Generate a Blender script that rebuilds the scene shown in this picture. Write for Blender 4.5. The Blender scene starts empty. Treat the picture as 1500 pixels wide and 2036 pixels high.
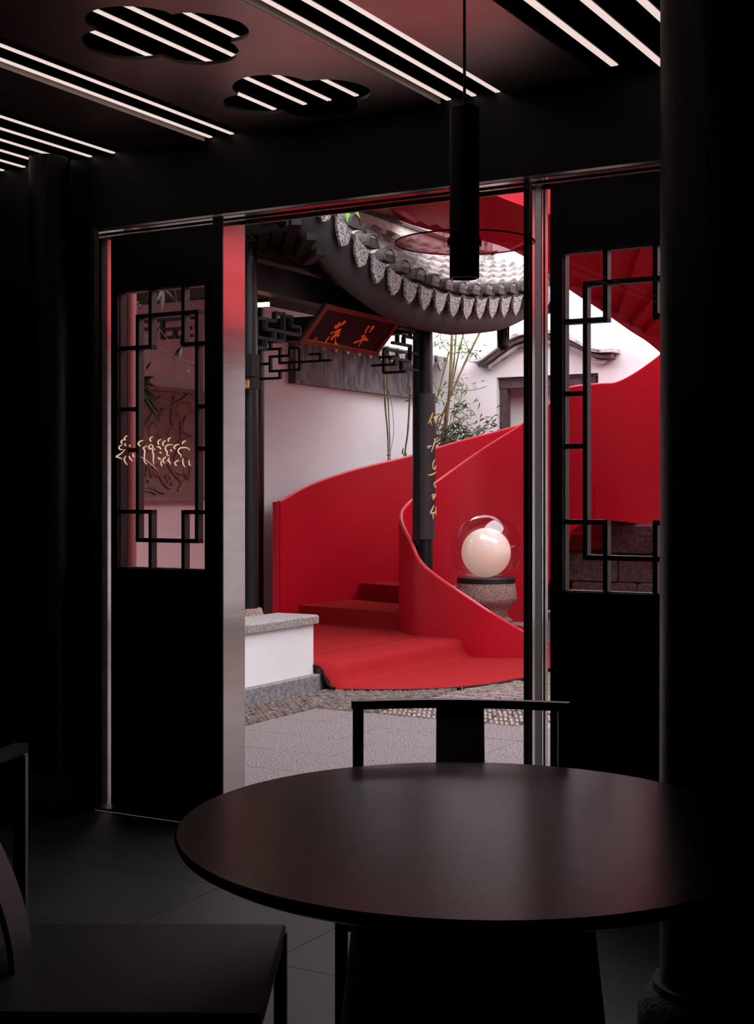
import bpy, bmesh, math, random
from mathutils import Vector, Matrix
from mathutils.geometry import tessellate_polygon
random.seed(7)
S = bpy.context.scene
C = bpy.data.collections.new('scene'); S.collection.children.link(C)

# ------------------------------------------------------------------ camera, sky, exposure
F = 2777.0; CX = 750.0; HY = 985.0; CH = 1.4
cam = bpy.data.cameras.new('camera'); camo = bpy.data.objects.new('camera', cam); C.objects.link(camo)
camo.location = (0, 0, CH); camo.rotation_euler = (math.radians(90), 0, 0)
cam.sensor_fit = 'VERTICAL'; cam.sensor_height = 36; cam.sensor_width = 36*1500/2036
cam.lens = F/2036*36; cam.shift_y = (HY-1018)/2036; cam.clip_start = .02
S.camera = camo
w = bpy.data.worlds.new('overcast_sky'); S.world = w; w.use_nodes = True
bg = w.node_tree.nodes['Background']; bg.inputs[0].default_value = (.94, .96, 1, 1); bg.inputs[1].default_value = 4.0
S.view_settings.view_transform = 'Standard'; S.view_settings.look = 'None'
S.view_settings.gamma = 1; S.view_settings.use_curve_mapping = False
S.view_settings.exposure = .6

# ------------------------------------------------------------------ helpers
UX, UY, NX, NY = .8678, -.4969, .4969, .8678      # wall frame: u along the door wall, n out into the courtyard
ROT = math.atan2(UY, UX)
def W(u, n, z=0): return Vector((u*UX+n*NX, 5.5+u*UY+n*NY, z))
def w2u(x, y): y -= 5.5; return (x*UX+y*UY, x*NX+y*NY)
def at(px, py, D): return ((px-CX)/F*D, D, CH+(HY-py)/F*D)
def atz(px, py, z):                                # point of a horizontal level
    D = F*(CH-z)/(py-HY); return ((px-CX)/F*D, D, z)
def atzu(px, py, z): p = atz(px, py, z); return w2u(p[0], p[1])
def atn(px, py, n):                                # point of a plane n = const -> (u, n, z)
    k = (px-CX)/F; u = (k*(5.5+n*NY)-n*NX)/(UX-k*UY); D = 5.5+u*UY+n*NY
    return (u, n, CH+(HY-py)/F*D)
def atu(px, py, u):                                # point of a plane u = const
    k = (px-CX)/F; n = (k*(5.5+u*UY)-u*UX)/(NX-k*NY); D = 5.5+u*UY+n*NY
    return (u, n, CH+(HY-py)/F*D)
def atuD(px, py, D): x, y, z = at(px, py, D); u, n = w2u(x, y); return (u, n, z)

def lin(c): return tuple(((v/255)/12.92 if v/255 <= .04045 else ((v/255+.055)/1.055)**2.4) for v in c)
MATS = {}
def mat(name, col, rough=.5, metal=0, spec=.5, noise=0, nscale=8, col2=None, bump=0, bscale=60, emit=None, es=0, detail=4, aniso=None, ramp=(.35,.65), coat=0, ior=1.5):
    m = bpy.data.materials.new(name); m.use_nodes = True; nt = m.node_tree; b = nt.nodes['Principled BSDF']
    c = lin(col); b.inputs['Base Color'].default_value = (*c, 1)
    b.inputs['Roughness'].default_value = rough; b.inputs['Metallic'].default_value = metal
    b.inputs['Specular IOR Level'].default_value = spec
    b.inputs['IOR'].default_value = ior
    if coat: b.inputs['Coat Weight'].default_value = coat
    tc = nt.nodes.new('ShaderNodeTexCoord'); src = tc.outputs['Object']
    if aniso:
        mp = nt.nodes.new('ShaderNodeMapping'); mp.inputs['Scale'].default_value = aniso; nt.links.new(src, mp.inputs[0]); src = mp.outputs[0]
    if noise or col2:
        n = nt.nodes.new('ShaderNodeTexNoise'); n.inputs['Scale'].default_value = nscale; n.inputs['Detail'].default_value = detail
        nt.links.new(src, n.inputs['Vector'])
        r = nt.nodes.new('ShaderNodeValToRGB'); c2 = lin(col2) if col2 else tuple(v*(1-noise) for v in c)
        r.color_ramp.elements[0].position = ramp[0]; r.color_ramp.elements[1].position = ramp[1]
        r.color_ramp.elements[0].color = (*c2, 1); r.color_ramp.elements[1].color = (*c, 1)
        nt.links.new(n.outputs['Fac'], r.inputs[0]); nt.links.new(r.outputs[0], b.inputs['Base Color'])
    if bump:
        n = nt.nodes.new('ShaderNodeTexNoise'); n.inputs['Scale'].default_value = bscale; n.inputs['Detail'].default_value = 5
        nt.links.new(src, n.inputs['Vector'])
        bp = nt.nodes.new('ShaderNodeBump'); bp.inputs['Strength'].default_value = bump; bp.inputs['Distance'].default_value = .01
        nt.links.new(n.outputs['Fac'], bp.inputs['Height']); nt.links.new(bp.outputs[0], b.inputs['Normal'])
    if emit:
        b.inputs['Emission Color'].default_value = (*lin(emit), 1); b.inputs['Emission Strength'].default_value = es
    MATS[name] = m; return m
def thin(name, tint, refl, rough=.0, rcol=(1,1,1), fres=.3):        # thin pane: see-through plus a reflection
    m = bpy.data.materials.new(name); m.use_nodes = True; nt = m.node_tree; nt.nodes.clear()
    o = nt.nodes.new('ShaderNodeOutputMaterial'); t = nt.nodes.new('ShaderNodeBsdfTransparent'); t.inputs[0].default_value = (*tint, 1)
    g = nt.nodes.new('ShaderNodeBsdfGlossy'); g.inputs['Roughness'].default_value = rough; g.inputs[0].default_value = (*rcol, 1)
    f = nt.nodes.new('ShaderNodeLayerWeight'); f.inputs[0].default_value = .5
    pw = nt.nodes.new('ShaderNodeMath'); pw.operation = 'POWER'; pw.inputs[1].default_value = 4
    ma = nt.nodes.new('ShaderNodeMath'); ma.operation = 'MULTIPLY_ADD'; ma.inputs[1].default_value = fres; ma.inputs[2].default_value = refl; ma.use_clamp = True
    mx = nt.nodes.new('ShaderNodeMixShader'); nt.links.new(f.outputs['Facing'], pw.inputs[0]); nt.links.new(pw.outputs[0], ma.inputs[0]); nt.links.new(ma.outputs[0], mx.inputs[0])
    nt.links.new(t.outputs[0], mx.inputs[1]); nt.links.new(g.outputs[0], mx.inputs[2]); nt.links.new(mx.outputs[0], o.inputs[0])
    return m

M_black   = mat('black_wall_paint', (12,10,16), .55, noise=.3, nscale=3, bump=.15, bscale=30)
M_lacq    = mat('black_lacquered_timber', (11,9,10), .36, spec=.35, noise=.4, nscale=5, bump=.12, bscale=25, aniso=(6,6,1))
M_dtim    = mat('dark_stained_timber', (18,14,15), .55, spec=.2, noise=.4, nscale=6, bump=.2, bscale=30, aniso=(5,5,1))
M_lat     = mat('lattice_timber', (34,27,27), .45, noise=.3, nscale=8, bump=.1)
M_void    = mat('ceiling_void', (4,4,4), .9, spec=0)
M_ceil    = mat('satin_dark_ceiling', (236,198,194), .35, metal=1, noise=.2, nscale=2)
M_edge    = mat('pale_slot_edge', (215,195,185), .5)
M_strip   = mat('lit_strip', (255,255,255), .5, emit=(244,220,212), es=.62)
M_floor   = mat('dark_floor_tile', (30,31,33), .5, spec=.22, noise=.45, nscale=2.2, bump=.08, bscale=10)
M_grout   = mat('floor_grout', (38,38,40), .8)
M_steel   = mat('polished_steel', (205,198,195), .13, metal=1, noise=.12, nscale=3, aniso=(1,1,5), bump=.02, bscale=4)
M_steel2  = mat('brushed_steel', (150,146,145), .3, metal=1, noise=.3, nscale=4, aniso=(1,1,8))
M_table   = mat('matt_black_table', (11,10,10), .21, spec=.5, ior=1.135, noise=.1, nscale=4, bump=.03, bscale=200)
M_metal   = mat('black_powder_coated_metal', (14,13,14), .4, spec=.5)
M_leather = mat('black_leather', (12,12,13), .6, spec=.15, bump=.04, bscale=120)
M_chair_s = mat('dark_splat_leather', (52,44,43), .45, spec=.5, bump=.1, bscale=150)
M_white   = mat('white_render', (226,222,224), .85, noise=.06, nscale=1.5, bump=.1, bscale=20, spec=.2)
M_red     = mat('red_painted_steel', (190,13,38), .42, spec=.35, noise=.06, nscale=1)
M_redcap  = mat('sky_lit_red_edge', (226,60,72), .35, spec=.6)  # paler red: sky light on the top edges put into the colour
M_carpet  = mat('red_carpet', (160,32,36), .95, spec=.1, noise=.14, nscale=40, bump=.35, bscale=250)
M_carpetb = mat('carpet_backing', (20,12,12), .9)
M_granite = mat('pink_grey_granite', (132,117,118), .8, col2=(74,64,66), nscale=95, detail=4, bump=.15, bscale=120, ramp=(.44,.56))
M_cobble  = mat('worn_cobble', (158,138,132), .75, col2=(104,88,84), nscale=14, bump=.4, bscale=60)
M_ground  = mat('mortar_bed', (112,98,94), .9, noise=.3, nscale=20)
M_kerb    = mat('grey_kerb_stone', (140,136,137), .85, col2=(100,95,97), nscale=50, bump=.4, bscale=80)
M_cap     = mat('speckled_cap_stone', (160,150,147), .8, col2=(116,107,105), nscale=60, bump=.4, bscale=70)
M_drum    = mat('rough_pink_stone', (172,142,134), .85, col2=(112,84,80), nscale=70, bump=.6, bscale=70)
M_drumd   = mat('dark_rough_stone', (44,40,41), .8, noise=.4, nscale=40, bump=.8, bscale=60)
M_block   = mat('brown_stone_block', (106,82,80), .9, col2=(72,54,54), nscale=35, bump=.7, bscale=60)
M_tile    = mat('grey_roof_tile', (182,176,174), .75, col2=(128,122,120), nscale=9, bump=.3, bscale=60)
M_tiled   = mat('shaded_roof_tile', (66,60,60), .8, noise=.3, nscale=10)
M_endcap  = mat('dark_moulded_tile_end', (78,72,71), .8, col2=(40,36,36), nscale=55, bump=.8, bscale=60)
M_drip    = mat('moulded_drip_tile', (168,162,160), .75, col2=(74,70,70), nscale=75, bump=1.0, bscale=75, ramp=(.42,.54))
M_soffit  = mat('grey_brown_cove', (44,38,39), .7, noise=.25, nscale=3, bump=.15, bscale=12)
M_ridge   = mat('lime_washed_ridge', (200,194,190), .8, col2=(92,86,84), nscale=7, bump=.3, bscale=30, ramp=(.3,.5))
M_band    = mat('weathered_grey_band', (124,114,118), .8, col2=(66,58,64), nscale=5, aniso=(1,3,1), ramp=(.3,.7))
M_relief  = mat('carved_grey_brick', (150,128,122), .85, noise=.2, nscale=10, bump=.2, bscale=60)
M_plaq    = mat('dark_red_lacquer_board', (17,4,5), .45, spec=.25)
M_gold    = mat('gilded_fret', (126,50,32), .5, col2=(70,18,14), nscale=140, metal=.2)
M_char    = mat('orange_gilt_lettering', (205,74,34), .5, emit=(200,66,30), es=.12)  # faint glow put in; the lettering is no lamp
M_seal    = mat('faded_seal', (120,44,44), .6)
M_ivory   = mat('ivory_lettering', (216,178,120), .5)
M_board   = mat('dark_couplet_board', (46,38,42), .5, noise=.3, nscale=6)
M_gilt    = mat('gilt_carving', (170,130,60), .5, col2=(60,40,20), nscale=60)
M_pink    = mat('reflected_red_pipe', (142,80,82), .55)  # reflected red light put into the colour
M_culm    = mat('bamboo_culm', (142,140,82), .5, col2=(104,84,56), nscale=6)
M_culmr   = mat('reddish_bamboo_culm', (120,52,46), .5, col2=(104,84,56), nscale=6)
M_leaf    = mat('bamboo_leaf', (62,82,40), .5, col2=(40,54,30), nscale=8)
M_leafd   = mat('dark_bamboo_leaf', (44,56,40), .5, noise=.3, nscale=8)
M_leafl   = mat('fresh_leaf', (120,190,50), .5)
M_twig    = mat('dry_twig', (78,62,48), .7)
M_globe   = mat('opal_globe', (236,222,206), .35, emit=(255,222,190), es=.22)
M_ring    = mat('black_lamp_ring', (26,25,27), .45)
M_warm    = mat('warm_lamp_tube', (255,220,160), .5, emit=(255,196,120), es=14)
M_signrefl    = mat('sign_reflection_glow', (220,180,140), .5, emit=(240,200,165), es=.5)  # glow stands in for a sign's reflection in the glass
M_doorw   = mat('weathered_brown_frame', (84,64,66), .8, noise=.3, nscale=10)
G_left    = thin('red_reflection_glass', (.92,.76,.77), .012)  # rose tint stands for a red reflection in this pane
G_right   = thin('clear_glass', (.95,.92,.93), .004)
G_globe   = thin('clear_globe_glass', (.93,.86,.92), .09, fres=.5)
G_disc    = thin('smoked_disc_glass', (.62,.52,.53), .10)

class G:
    def __init__(s): s.v = []; s.f = []
    def add(s, vs, fs):
        o = len(s.v); s.v += [tuple(v) for v in vs]; s.f += [tuple(i+o for i in f) for f in fs]; return s
    def box(s, x0, x1, y0, y1, z0, z1, ch=0):
        if x0 > x1: x0, x1 = x1, x0
        if y0 > y1: y0, y1 = y1, y0
        if ch:   # chamfered on the top edges
            a = [(x0,y0,z0),(x1,y0,z0),(x1,y1,z0),(x0,y1,z0),(x0,y0,z1-ch),(x1,y0,z1-ch),(x1,y1,z1-ch),(x0,y1,z1-ch),
                 (x0+ch,y0+ch,z1),(x1-ch,y0+ch,z1),(x1-ch,y1-ch,z1),(x0+ch,y1-ch,z1)]
            f = [(3,2,1,0)]+[(i,(i+1)%4,(i+1)%4+4,i+4) for i in range(4)]+[(i+4,(i+1)%4+4,(i+1)%4+8,i+8) for i in range(4)]+[(8,9,10,11)]
            return s.add(a, f)
        a = [(x0,y0,z0),(x1,y0,z0),(x1,y1,z0),(x0,y1,z0),(x0,y0,z1),(x1,y0,z1),(x1,y1,z1),(x0,y1,z1)]
        return s.add(a, [(3,2,1,0),(4,5,6,7),(0,1,5,4),(1,2,6,5),(2,3,7,6),(3,0,4,7)])
    def bar(s, p, q, wd, ht, up=(0,0,1)):                 # rectangular bar from p to q
        p = Vector(p); q = Vector(q); d = (q-p).normalized(); up = Vector(up)
        if abs(d.dot(up)) > .98: up = Vector((0,1,0))
        a = d.cross(up).normalized(); b = a.cross(d).normalized()
        vs = []
        for c in (p, q):
            for i, j in ((-1,-1),(1,-1),(1,1),(-1,1)): vs.append(c+a*i*wd/2+b*j*ht/2)
        return s.add(vs, [(3,2,1,0),(4,5,6,7),(0,1,5,4),(1,2,6,5),(2,3,7,6),(3,0,4,7)])
    def tube(s, pts, r, seg=8, caps=True):
        pts = [Vector(p) for p in pts]; n = len(pts); rs = r if isinstance(r, (list, tuple)) else [r]*n
        rings = []; prev = None
        for i, p in enumerate(pts):
            d = (pts[min(i+1,n-1)]-pts[max(i-1,0)]).normalized()
            if prev is None: prev = Vector((0,0,1)) if abs(d.z) < .9 else Vector((1,0,0))
            a = (prev-d*prev.dot(d)).normalized(); b = d.cross(a); prev = a
            rings.append([p+(a*math.cos(t*2*math.pi/seg)+b*math.sin(t*2*math.pi/seg))*rs[i] for t in range(seg)])
        vs = [v for r_ in rings for v in r_]; fs = []
        for i in range(n-1):
            for j in range(seg): k = (j+1)%seg; fs.append((i*seg+j, i*seg+k, (i+1)*seg+k, (i+1)*seg+j))
        if caps: fs.append(tuple(range(seg))[::-1]); fs.append(tuple((n-1)*seg+j for j in range(seg)))
        return s.add(vs, fs)
    def lathe(s, prof, c=(0,0,0), seg=32, sx=1, sy=1):     # (r, z) profile from bottom to top
        vs = []; fs = []
        for r, z in prof:
            for j in range(seg): a = j*2*math.pi/seg; vs.append((c[0]+r*sx*math.cos(a), c[1]+r*sy*math.sin(a), c[2]+z))
        for i in range(len(prof)-1):
            for j in range(seg): k = (j+1)%seg; fs.append((i*seg+j, i*seg+k, (i+1)*seg+k, (i+1)*seg+j))
        fs.append(tuple(range(seg))[::-1]); fs.append(tuple((len(prof)-1)*seg+j for j in range(seg)))
        return s.add(vs, fs)
    def poly(s, pts, d):                                   # extrude a closed outline (3-D points) by vector d
        n = len(pts); d = Vector(d); top = [Vector(p)+d for p in pts]
        tr = tessellate_polygon([[Vector(p) for p in pts]])
        fs = [tuple(t) for t in tr]+[tuple(i+n for i in t)[::-1] for t in tr]+[(i,(i+1)%n,(i+1)%n+n,i+n) for i in range(n)]
        return s.add(list(pts)+top, fs)
    def build(s, name, m, parent=None, base=None, smooth=0, world=False, bevel=0):
        me = bpy.data.meshes.new(name); o = bpy.data.objects.new(name, me); C.objects.link(o)
        if parent is not None:
            o.parent = parent; b = tuple(parent['_b']) if '_b' in parent else (0,0,0); o['_b'] = b
        else:
            b = base or (0,0,0)
            if world: o.location = b
            else: o.location = W(*b); o.rotation_euler = (0,0,ROT)
            o['_b'] = tuple(b)
        me.from_pydata([(x-b[0], y-b[1], z-b[2]) for x, y, z in s.v], [], s.f)
        bm = bmesh.new(); bm.from_mesh(me); bmesh.ops.recalc_face_normals(bm, faces=bm.faces); bm.to_mesh(me); bm.free()
        me.materials.append(m)
        if smooth:
            for p in me.polygons: p.use_smooth = True
            me.set_sharp_from_angle(angle=math.radians(smooth))
        if bevel:
            md = o.modifiers.new('bevel', 'BEVEL'); md.width = bevel; md.segments = 2; md.limit_method = 'ANGLE'
        return o
def tag(o, label=None, cat=None, group=None, kind=None):
    if label: o['label'] = label
    if cat: o['category'] = cat
    if group: o['group'] = group
    if kind: o['kind'] = kind
    return o
def thing(name, label, cat, base=(0,0,0), group=None, world=False, rz=0):   # base in wall frame unless world
    o = bpy.data.objects.new(name, None); C.objects.link(o); o.empty_display_size = .1
    if world: o.location = base; o.rotation_euler = (0,0,rz); o['_b'] = (0,0,0)
    else: o.location = W(*base); o.rotation_euler = (0,0,ROT); o['_b'] = tuple(base)
    return tag(o, label, cat, group)
def share(name, src, parent, loc, rot=(0,0,0), scl=(1,1,1)):               # a piece that shares mesh data
    o = bpy.data.objects.new(name, src.data); C.objects.link(o); o.parent = parent; o.location = loc; o.rotation_euler = rot; o.scale = scl
    return o
def struct(o): o['kind'] = 'structure'; return o
def catmull(P, per=8):
    out = []
    for i in range(len(P)-1):
        p0, p1, p2, p3 = P[max(i-1,0)], P[i], P[i+1], P[min(i+2,len(P)-1)]
        for j in range(per):
            t = j/per
            out.append(tuple(.5*((2*b)+(-a+c)*t+(2*a-5*b+4*c-d)*t*t+(-a+3*b-3*c+d)*t**3) for a, b, c, d in zip(p0, p1, p2, p3)))
    out.append(tuple(P[-1])); return out
def sheet(pts, t=.04, capm=False):                                          # upright curved plate; pts = (u, n, zb, zt)
    g = G(); n = len(pts); vs = []
    for i, (x, y, a, b) in enumerate(pts):
        dx = pts[min(i+1,n-1)][0]-pts[max(i-1,0)][0]; dy = pts[min(i+1,n-1)][1]-pts[max(i-1,0)][1]; l = math.hypot(dx, dy) or 1
        nx, ny = -dy/l*t/2, dx/l*t/2
        vs += [(x-nx,y-ny,a),(x+nx,y+ny,a),(x+nx,y+ny,b),(x-nx,y-ny,b)]
    fs = []
    for i in range(n-1):
        for j in range(4): k = (j+1)%4; fs.append((i*4+j, i*4+k, (i+1)*4+k, (i+1)*4+j))
    fs += [(0,1,2,3), tuple((n-1)*4+j for j in (3,2,1,0))]
    return g.add(vs, fs)

# ------------------------------------------------------------------ setting: the dark room
HZ = 2.585; CZ = 2.895; UL, UR = -1.47, 1.42
fl = struct(G().box(-3.2,4.8,-7.2,0.0,-.12,-.012).build('floor', M_grout, base=(0,0,0)))
tile = None
for i in range(-4, 10):
    for j in range(-11, 2):
        u0 = -.83+.6*i; n0 = -.70+.6*j+.6
        a, b, c, d = max(u0,-3.2), min(u0+.6,4.8), n0-.6, n0
        c = max(c, -7.2)
        if n0 > .0: d = 0.0
        if b-a < .05 or d-c < .05: continue
        G().box(a+.0015,b-.0015,c+.0015,d-.0015,-.012,0).build('floor_tile', M_floor, fl)
for d in (0.0,):
    # the row under the door wall
    for i in range(-4, 10):
        u0 = -.83+.6*i
        if u0 > 4.7 or u0+.6 < -3.2: continue
wd = struct(G().box(-3.2,UL,0,.17,0,3.6).box(UR,4.8,0,.17,0,3.6).box(UL,UR,0,.17,HZ,3.6).build('wall_front', M_black, base=(0,0,0)))
struct(G().box(-3.3,-3.2,-7.3,.17,0,3.4).build('wall_left', M_black, base=(0,0,0)))
struct(G().box(4.8,4.9,-7.3,.17,0,3.4).build('wall_right', M_black, base=(0,0,0)))
struct(G().box(-3.3,4.9,-7.4,-7.2,0,3.4).build('wall_back', M_black, base=(0,0,0)))
# ceiling: black void above, dropped panels below, cut by slots and by two cloud-shaped holes
struct(G().box(-5.5,6,.0,.17,3.6,5.6).box(-5.5,-3.2,0,.17,0,3.6).box(4.8,6,0,.17,0,3.6).build('wall_front_exterior', M_black, base=(0,0,0)))
struct(G().box(-5.5,6,.17,1.25,3.5,3.62).build('shading_eave', M_dtim, base=(0,.17,3.5)))  # unseen eave of this building, added to shade the stair plates facing it
ce = struct(G().box(-3.2,4.8,-7.2,0,3.3,3.4).build('ceiling', M_void, base=(0,0,0)))
TH = .012
def panel(u0, u1, holes=()):
    out = [(u0,-7.2),(u1,-7.2),(u1,-.005),(u0,-.005)]
    loops = [[Vector((x,y,0)) for x, y in out]]+[[Vector((x,y,0)) for x, y in h] for h in holes]
    flat = [v for l in loops for v in l]; tr = tessellate_polygon(loops); n = len(flat); g = G()
    vs = [(v.x,v.y,CZ) for v in flat]+[(v.x,v.y,CZ+TH) for v in flat]
    fs = [tuple(t) for t in tr]+[tuple(i+n for i in t) for t in tr]; o = 0
    for l in loops:
        m = len(l)
        for i in range(m): fs.append((o+i, o+(i+1)%m, o+(i+1)%m+n, o+i+n))
        o += m
    o = g.add(vs, fs).build('ceiling_panel', M_ceil, ce); o.data.materials.append(M_metal)
    for p in o.data.polygons:
        if abs(p.normal.z) < .5: p.material_index = 1
    return o
z5 = lambda L: [(x/1.974, y/1.974) for x, y in L]
cl1 = z5([(332,75),(350,50),(400,32),(470,25),(560,28),(640,42),(675,58),(720,50),(790,52),(870,65),(940,85),(975,115),(975,140),(950,155),(905,165),(930,185),(937,215),(900,240),(830,253),(760,254),(690,245),(635,222),(590,232),(500,234),(420,222),(350,195),(322,160),(330,135),(378,118),(345,98)])
cl2 = z5([(912,340),(930,318),(980,300),(1060,294),(1140,300),(1205,318),(1280,312),(1360,318),(1430,338),(1455,360),(1440,385),(1400,400),(1405,425),(1370,448),(1300,462),(1220,462),(1150,450),(1120,440),(1060,448),(980,443),(900,425),(878,405),(888,385),(935,370),(918,355)])
def ceil_pt(px, py):
    D = F*(CZ-CH)/(HY-py); return w2u((px-CX)/F*D, D)
holes = []
CORN = {0: (6,14,21,28), 1: (5,11,17,23)}
for q, cl in enumerate((cl1, cl2)):
    P = [ceil_pt(*p) for p in cl]; out = []; n = len(P)
    for i in range(n):                                   # smooth the arcs, keep the inner corners sharp
        a, b, c, d = P[i-1], P[i], P[(i+1)%n], P[(i+2)%n]
        if i in CORN[q]: a = b
        if (i+1)%n in CORN[q]: d = c
        for j in range(4):
            t = j/4; out.append(tuple(.5*((2*y)+(-x+z)*t+(2*x-5*y+4*z-w_)*t*t+(-x+3*y-3*z+w_)*t**3) for x, y, z, w_ in zip(a,b,c,d)))
    holes.append(out)
panel(-1.235,-.835); panel(-.60,.285, holes); panel(.562,.94)
struct(G().box(-.845,-.833,-7.1,-.01,CZ+.001,CZ+.03).build('trim_1', M_edge, base=(0,0,0)))
struct(G().box(.275,.287,-7.1,-.01,CZ+.001,CZ+.03).build('trim_2', M_edge, base=(0,0,0)))
def light_strip(ua, dz, label, group, n1=-.003, wd=.019, n0=-6.8):
    z = CZ+dz; u = ua-(2.73-ua)*dz/1.5
    o = thing('light_strip', label, 'ceiling light', (u,n0,z), group)
    G().box(u-wd/2-.004,u+wd/2+.004,n0,n1,z+.004,z+.02).build('housing', M_metal, o)
    G().box(u-wd/2,u+wd/2,n0+.01,n1-.005,z,z+.006).build('diffuser', M_strip, o)
names = ['first','second','third','fourth','fifth','sixth','seventh']
for k in range(7):
    light_strip(-1.301-.132*k, .012, 'pale ceiling light strip, %s from right in the dense far left set'%names[k], 'strips in the left ceiling slot')
light_strip(-.772,.014,'long pale ceiling light strip beside the pale slot edge left of the clouds','strips in the slot left of the clouds')
light_strip(-.662,.014,'long pale ceiling light strip nearest the left side of the cloud panel','strips in the slot left of the clouds')
light_strip(.343,.014,'long pale ceiling light strip beside the pale edge right of the clouds','strips in the middle ceiling slot')
light_strip(.449,.014,'middle of the three ceiling light strips crossed by the lamp cable','strips in the middle ceiling slot')
light_strip(.547,.014,'rightmost of the three ceiling light strips crossed by the lamp cable','strips in the middle ceiling slot')
light_strip(1.035,.012,'wide ceiling light strip left of two in the corner beside the big column','strips in the right ceiling slot', n1=-.1, wd=.026)
light_strip(1.182,.012,'wide ceiling light strip cut off by the big dark column','strips in the right ceiling slot', wd=.026)
light_strip(1.33,.012,'short bright strip end in the top right corner by the column','strips in the right ceiling slot', wd=.026)
for k, (ua, nm) in enumerate(((-.303,'leftmost'),(-.163,'second from left'),(-.053,'third from left'),(.067,'rightmost'))):
    light_strip(ua, .022, 'ceiling light strip seen only inside the two cloud shapes, %s one'%nm, 'strips behind the cloud cut-outs', n1=-.2)
# skirting bits of the dark wall left of the opening
struct(G().box(-3.2,-1.49,-.02,0,0,.12).build('baseboard_left', M_lacq, base=(0,0,0)))
struct(G().box(-1.53,-1.475,-.03,0,0,HZ+.04).build('trim_3', M_lacq, base=(0,0,0)))

# ------------------------------------------------------------------ stainless door frame (jambs, mullions, head)
fr = thing('steel_door_frame', 'polished stainless steel frame lining the wide opening to the courtyard', 'door frame', (0,.08,0))
G().box(UL,-1.427,.001,.17,0,HZ).build('jamb', M_steel, fr)
g = G(); g.box(-1.462,-1.44,-.012,.0,0,HZ); g.build('jamb_bead', M_steel2, fr)
G().box(-.80,-.7485,.0,.006,0,HZ).build('post_facing', M_lacq, fr)
G().box(-.80,-.748,.006,.162,0,HZ-.001).build('post', M_steel, fr)
G().box(.628,.650,.0,.012,0,HZ).build('post_facing', M_lacq, fr)
G().box(.630,.650,.012,.165,0,HZ-.001).build('post', M_steel2, fr)
g = G()
for n0, n1, du in ((.016,.034,.006),(.040,.048,.003),(.112,.124,.004),(.134,.16,.008)): g.box(.650,.650+du,n0,n1,0,HZ-.02)
g.build('post_track', M_steel, fr)
G().box(.650,.653,.052,.108,0,HZ-.02).build('dark_channel', M_metal, fr)
G().box(UR-.04,UR,.0,.17,0,HZ).build('jamb', M_steel, fr)
g = G().box(UL,UR,.0,.17,HZ-.010,HZ-.0005); g.build('head', M_steel, fr)
g = G().box(UL,UR,.006,.010,HZ-.0115,HZ-.010).box(UL,UR,.075,.083,HZ-.016,HZ-.010).box(UL,UR,.158,.168,HZ-.02,HZ-.010); g.build('head_lip', M_steel2, fr)
G().box(UL,UR,.0,.17,.0005,.012).build('threshold', M_metal, fr)

def lattice_leaf(u0, u1, ol, wd, V, Hs, glass, label, name_group):
    n0, n1 = .050, .095
    t = thing('lattice_door', label, 'door', ((u0+u1)/2,.07,.012), name_group)
    zt, zm, z3, z4, z5_, z6, z7, zb = Hs
    orr = ol+wd
    G().box(u0,ol,n0,n1,.014,HZ-.03).build('stile', M_lacq, t, bevel=.003)
    G().box(orr,u1,n0,n1,.014,HZ-.03).build('stile', M_lacq, t, bevel=.003)
    G().box(ol,orr,n0,n1,zt,HZ-.03).build('top_panel', M_lacq, t)
    G().box(ol,orr,n0,n1,zb-.1,zb).build('lock_rail', M_lacq, t)
    G().box(ol,orr,n0,n1,.014,.16).build('bottom_rail', M_lacq, t)
    lpn = G().box(ol,orr,n0+.014,n1-.01,.16,zb-.1).build('lower_panel', M_lacq, t)
    g = G()
    for a, b, c, d in ((ol+.02,orr-.02,.42,.435),(ol+.02,orr-.02,zb-.14,zb-.125)): g.box(a,b,n0+.006,n0+.014,c,d)
    for a in (ol+.02, orr-.035): g.box(a,a+.015,n0+.006,n0+.014,.42,zb-.125)
    g.build('panel_moulding', M_lacq, lpn)
    b = .009
    def VB(u, za, zc): G().box(u-b,u+b,n0+.004,n1-.004,za,zc).build('lattice_bar', M_lat, t)
    def HB(a, c, z): G().box(a,c,n0+.0035,n1-.0035,z-b,z+b).build('lattice_bar', M_lat, t)
    a1, a2, a3, a4 = [ol+v for v in V]
    VB(a1,z7-b,zm+b); VB(a4,z7-b,zm+b); HB(a1-b,a4+b,zm); HB(a1-b,a4+b,z7)
    VB(a2,z3-b,zt); HB(ol,a2+b,z3); VB(a3,z3-b,zt); HB(a3-b,orr,z3)
    VB(a2,zb,z6+b); HB(ol,a2+b,z6); VB(a3,zb,z6+b); HB(a3-b,orr,z6)
    for z in (z4, z5_): HB(ol,a1,z); HB(a4,orr,z)
    G().box(ol-.004,orr+.004,n0-.012,n0-.008,zb-.004,zt+.004).build('glass_pane', glass, t)
    g = G()
    for a, c in ((ol-.016,ol-.004),(orr+.004,orr+.016)): g.box(a,c,n0-.014,n0,zb-.016,zt+.016)
    for a, c in ((zb-.016,zb-.004),(zt+.004,zt+.016)): g.box(ol-.004,orr+.004,n0-.014,n0,a,c)
    g.build('glazing_bead', M_lacq, t)
    return t
L1 = lattice_leaf(-1.40,-.802,-1.345,.472,(.093,.165,.346,.419),(2.30,2.19,2.053,1.782,1.601,1.328,1.203,1.083),G_left,
  'black timber door leaf with fretwork window at the left of the opening', 'lattice door leaves')
L2 = lattice_leaf(.712,1.372,.772,.497,(.077,.155,.343,.42),(2.293,2.176,2.042,1.775,1.581,1.302,1.172,1.05),G_right,
  'black timber door leaf with fretwork window beside the big right column', 'lattice door leaves')
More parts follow.
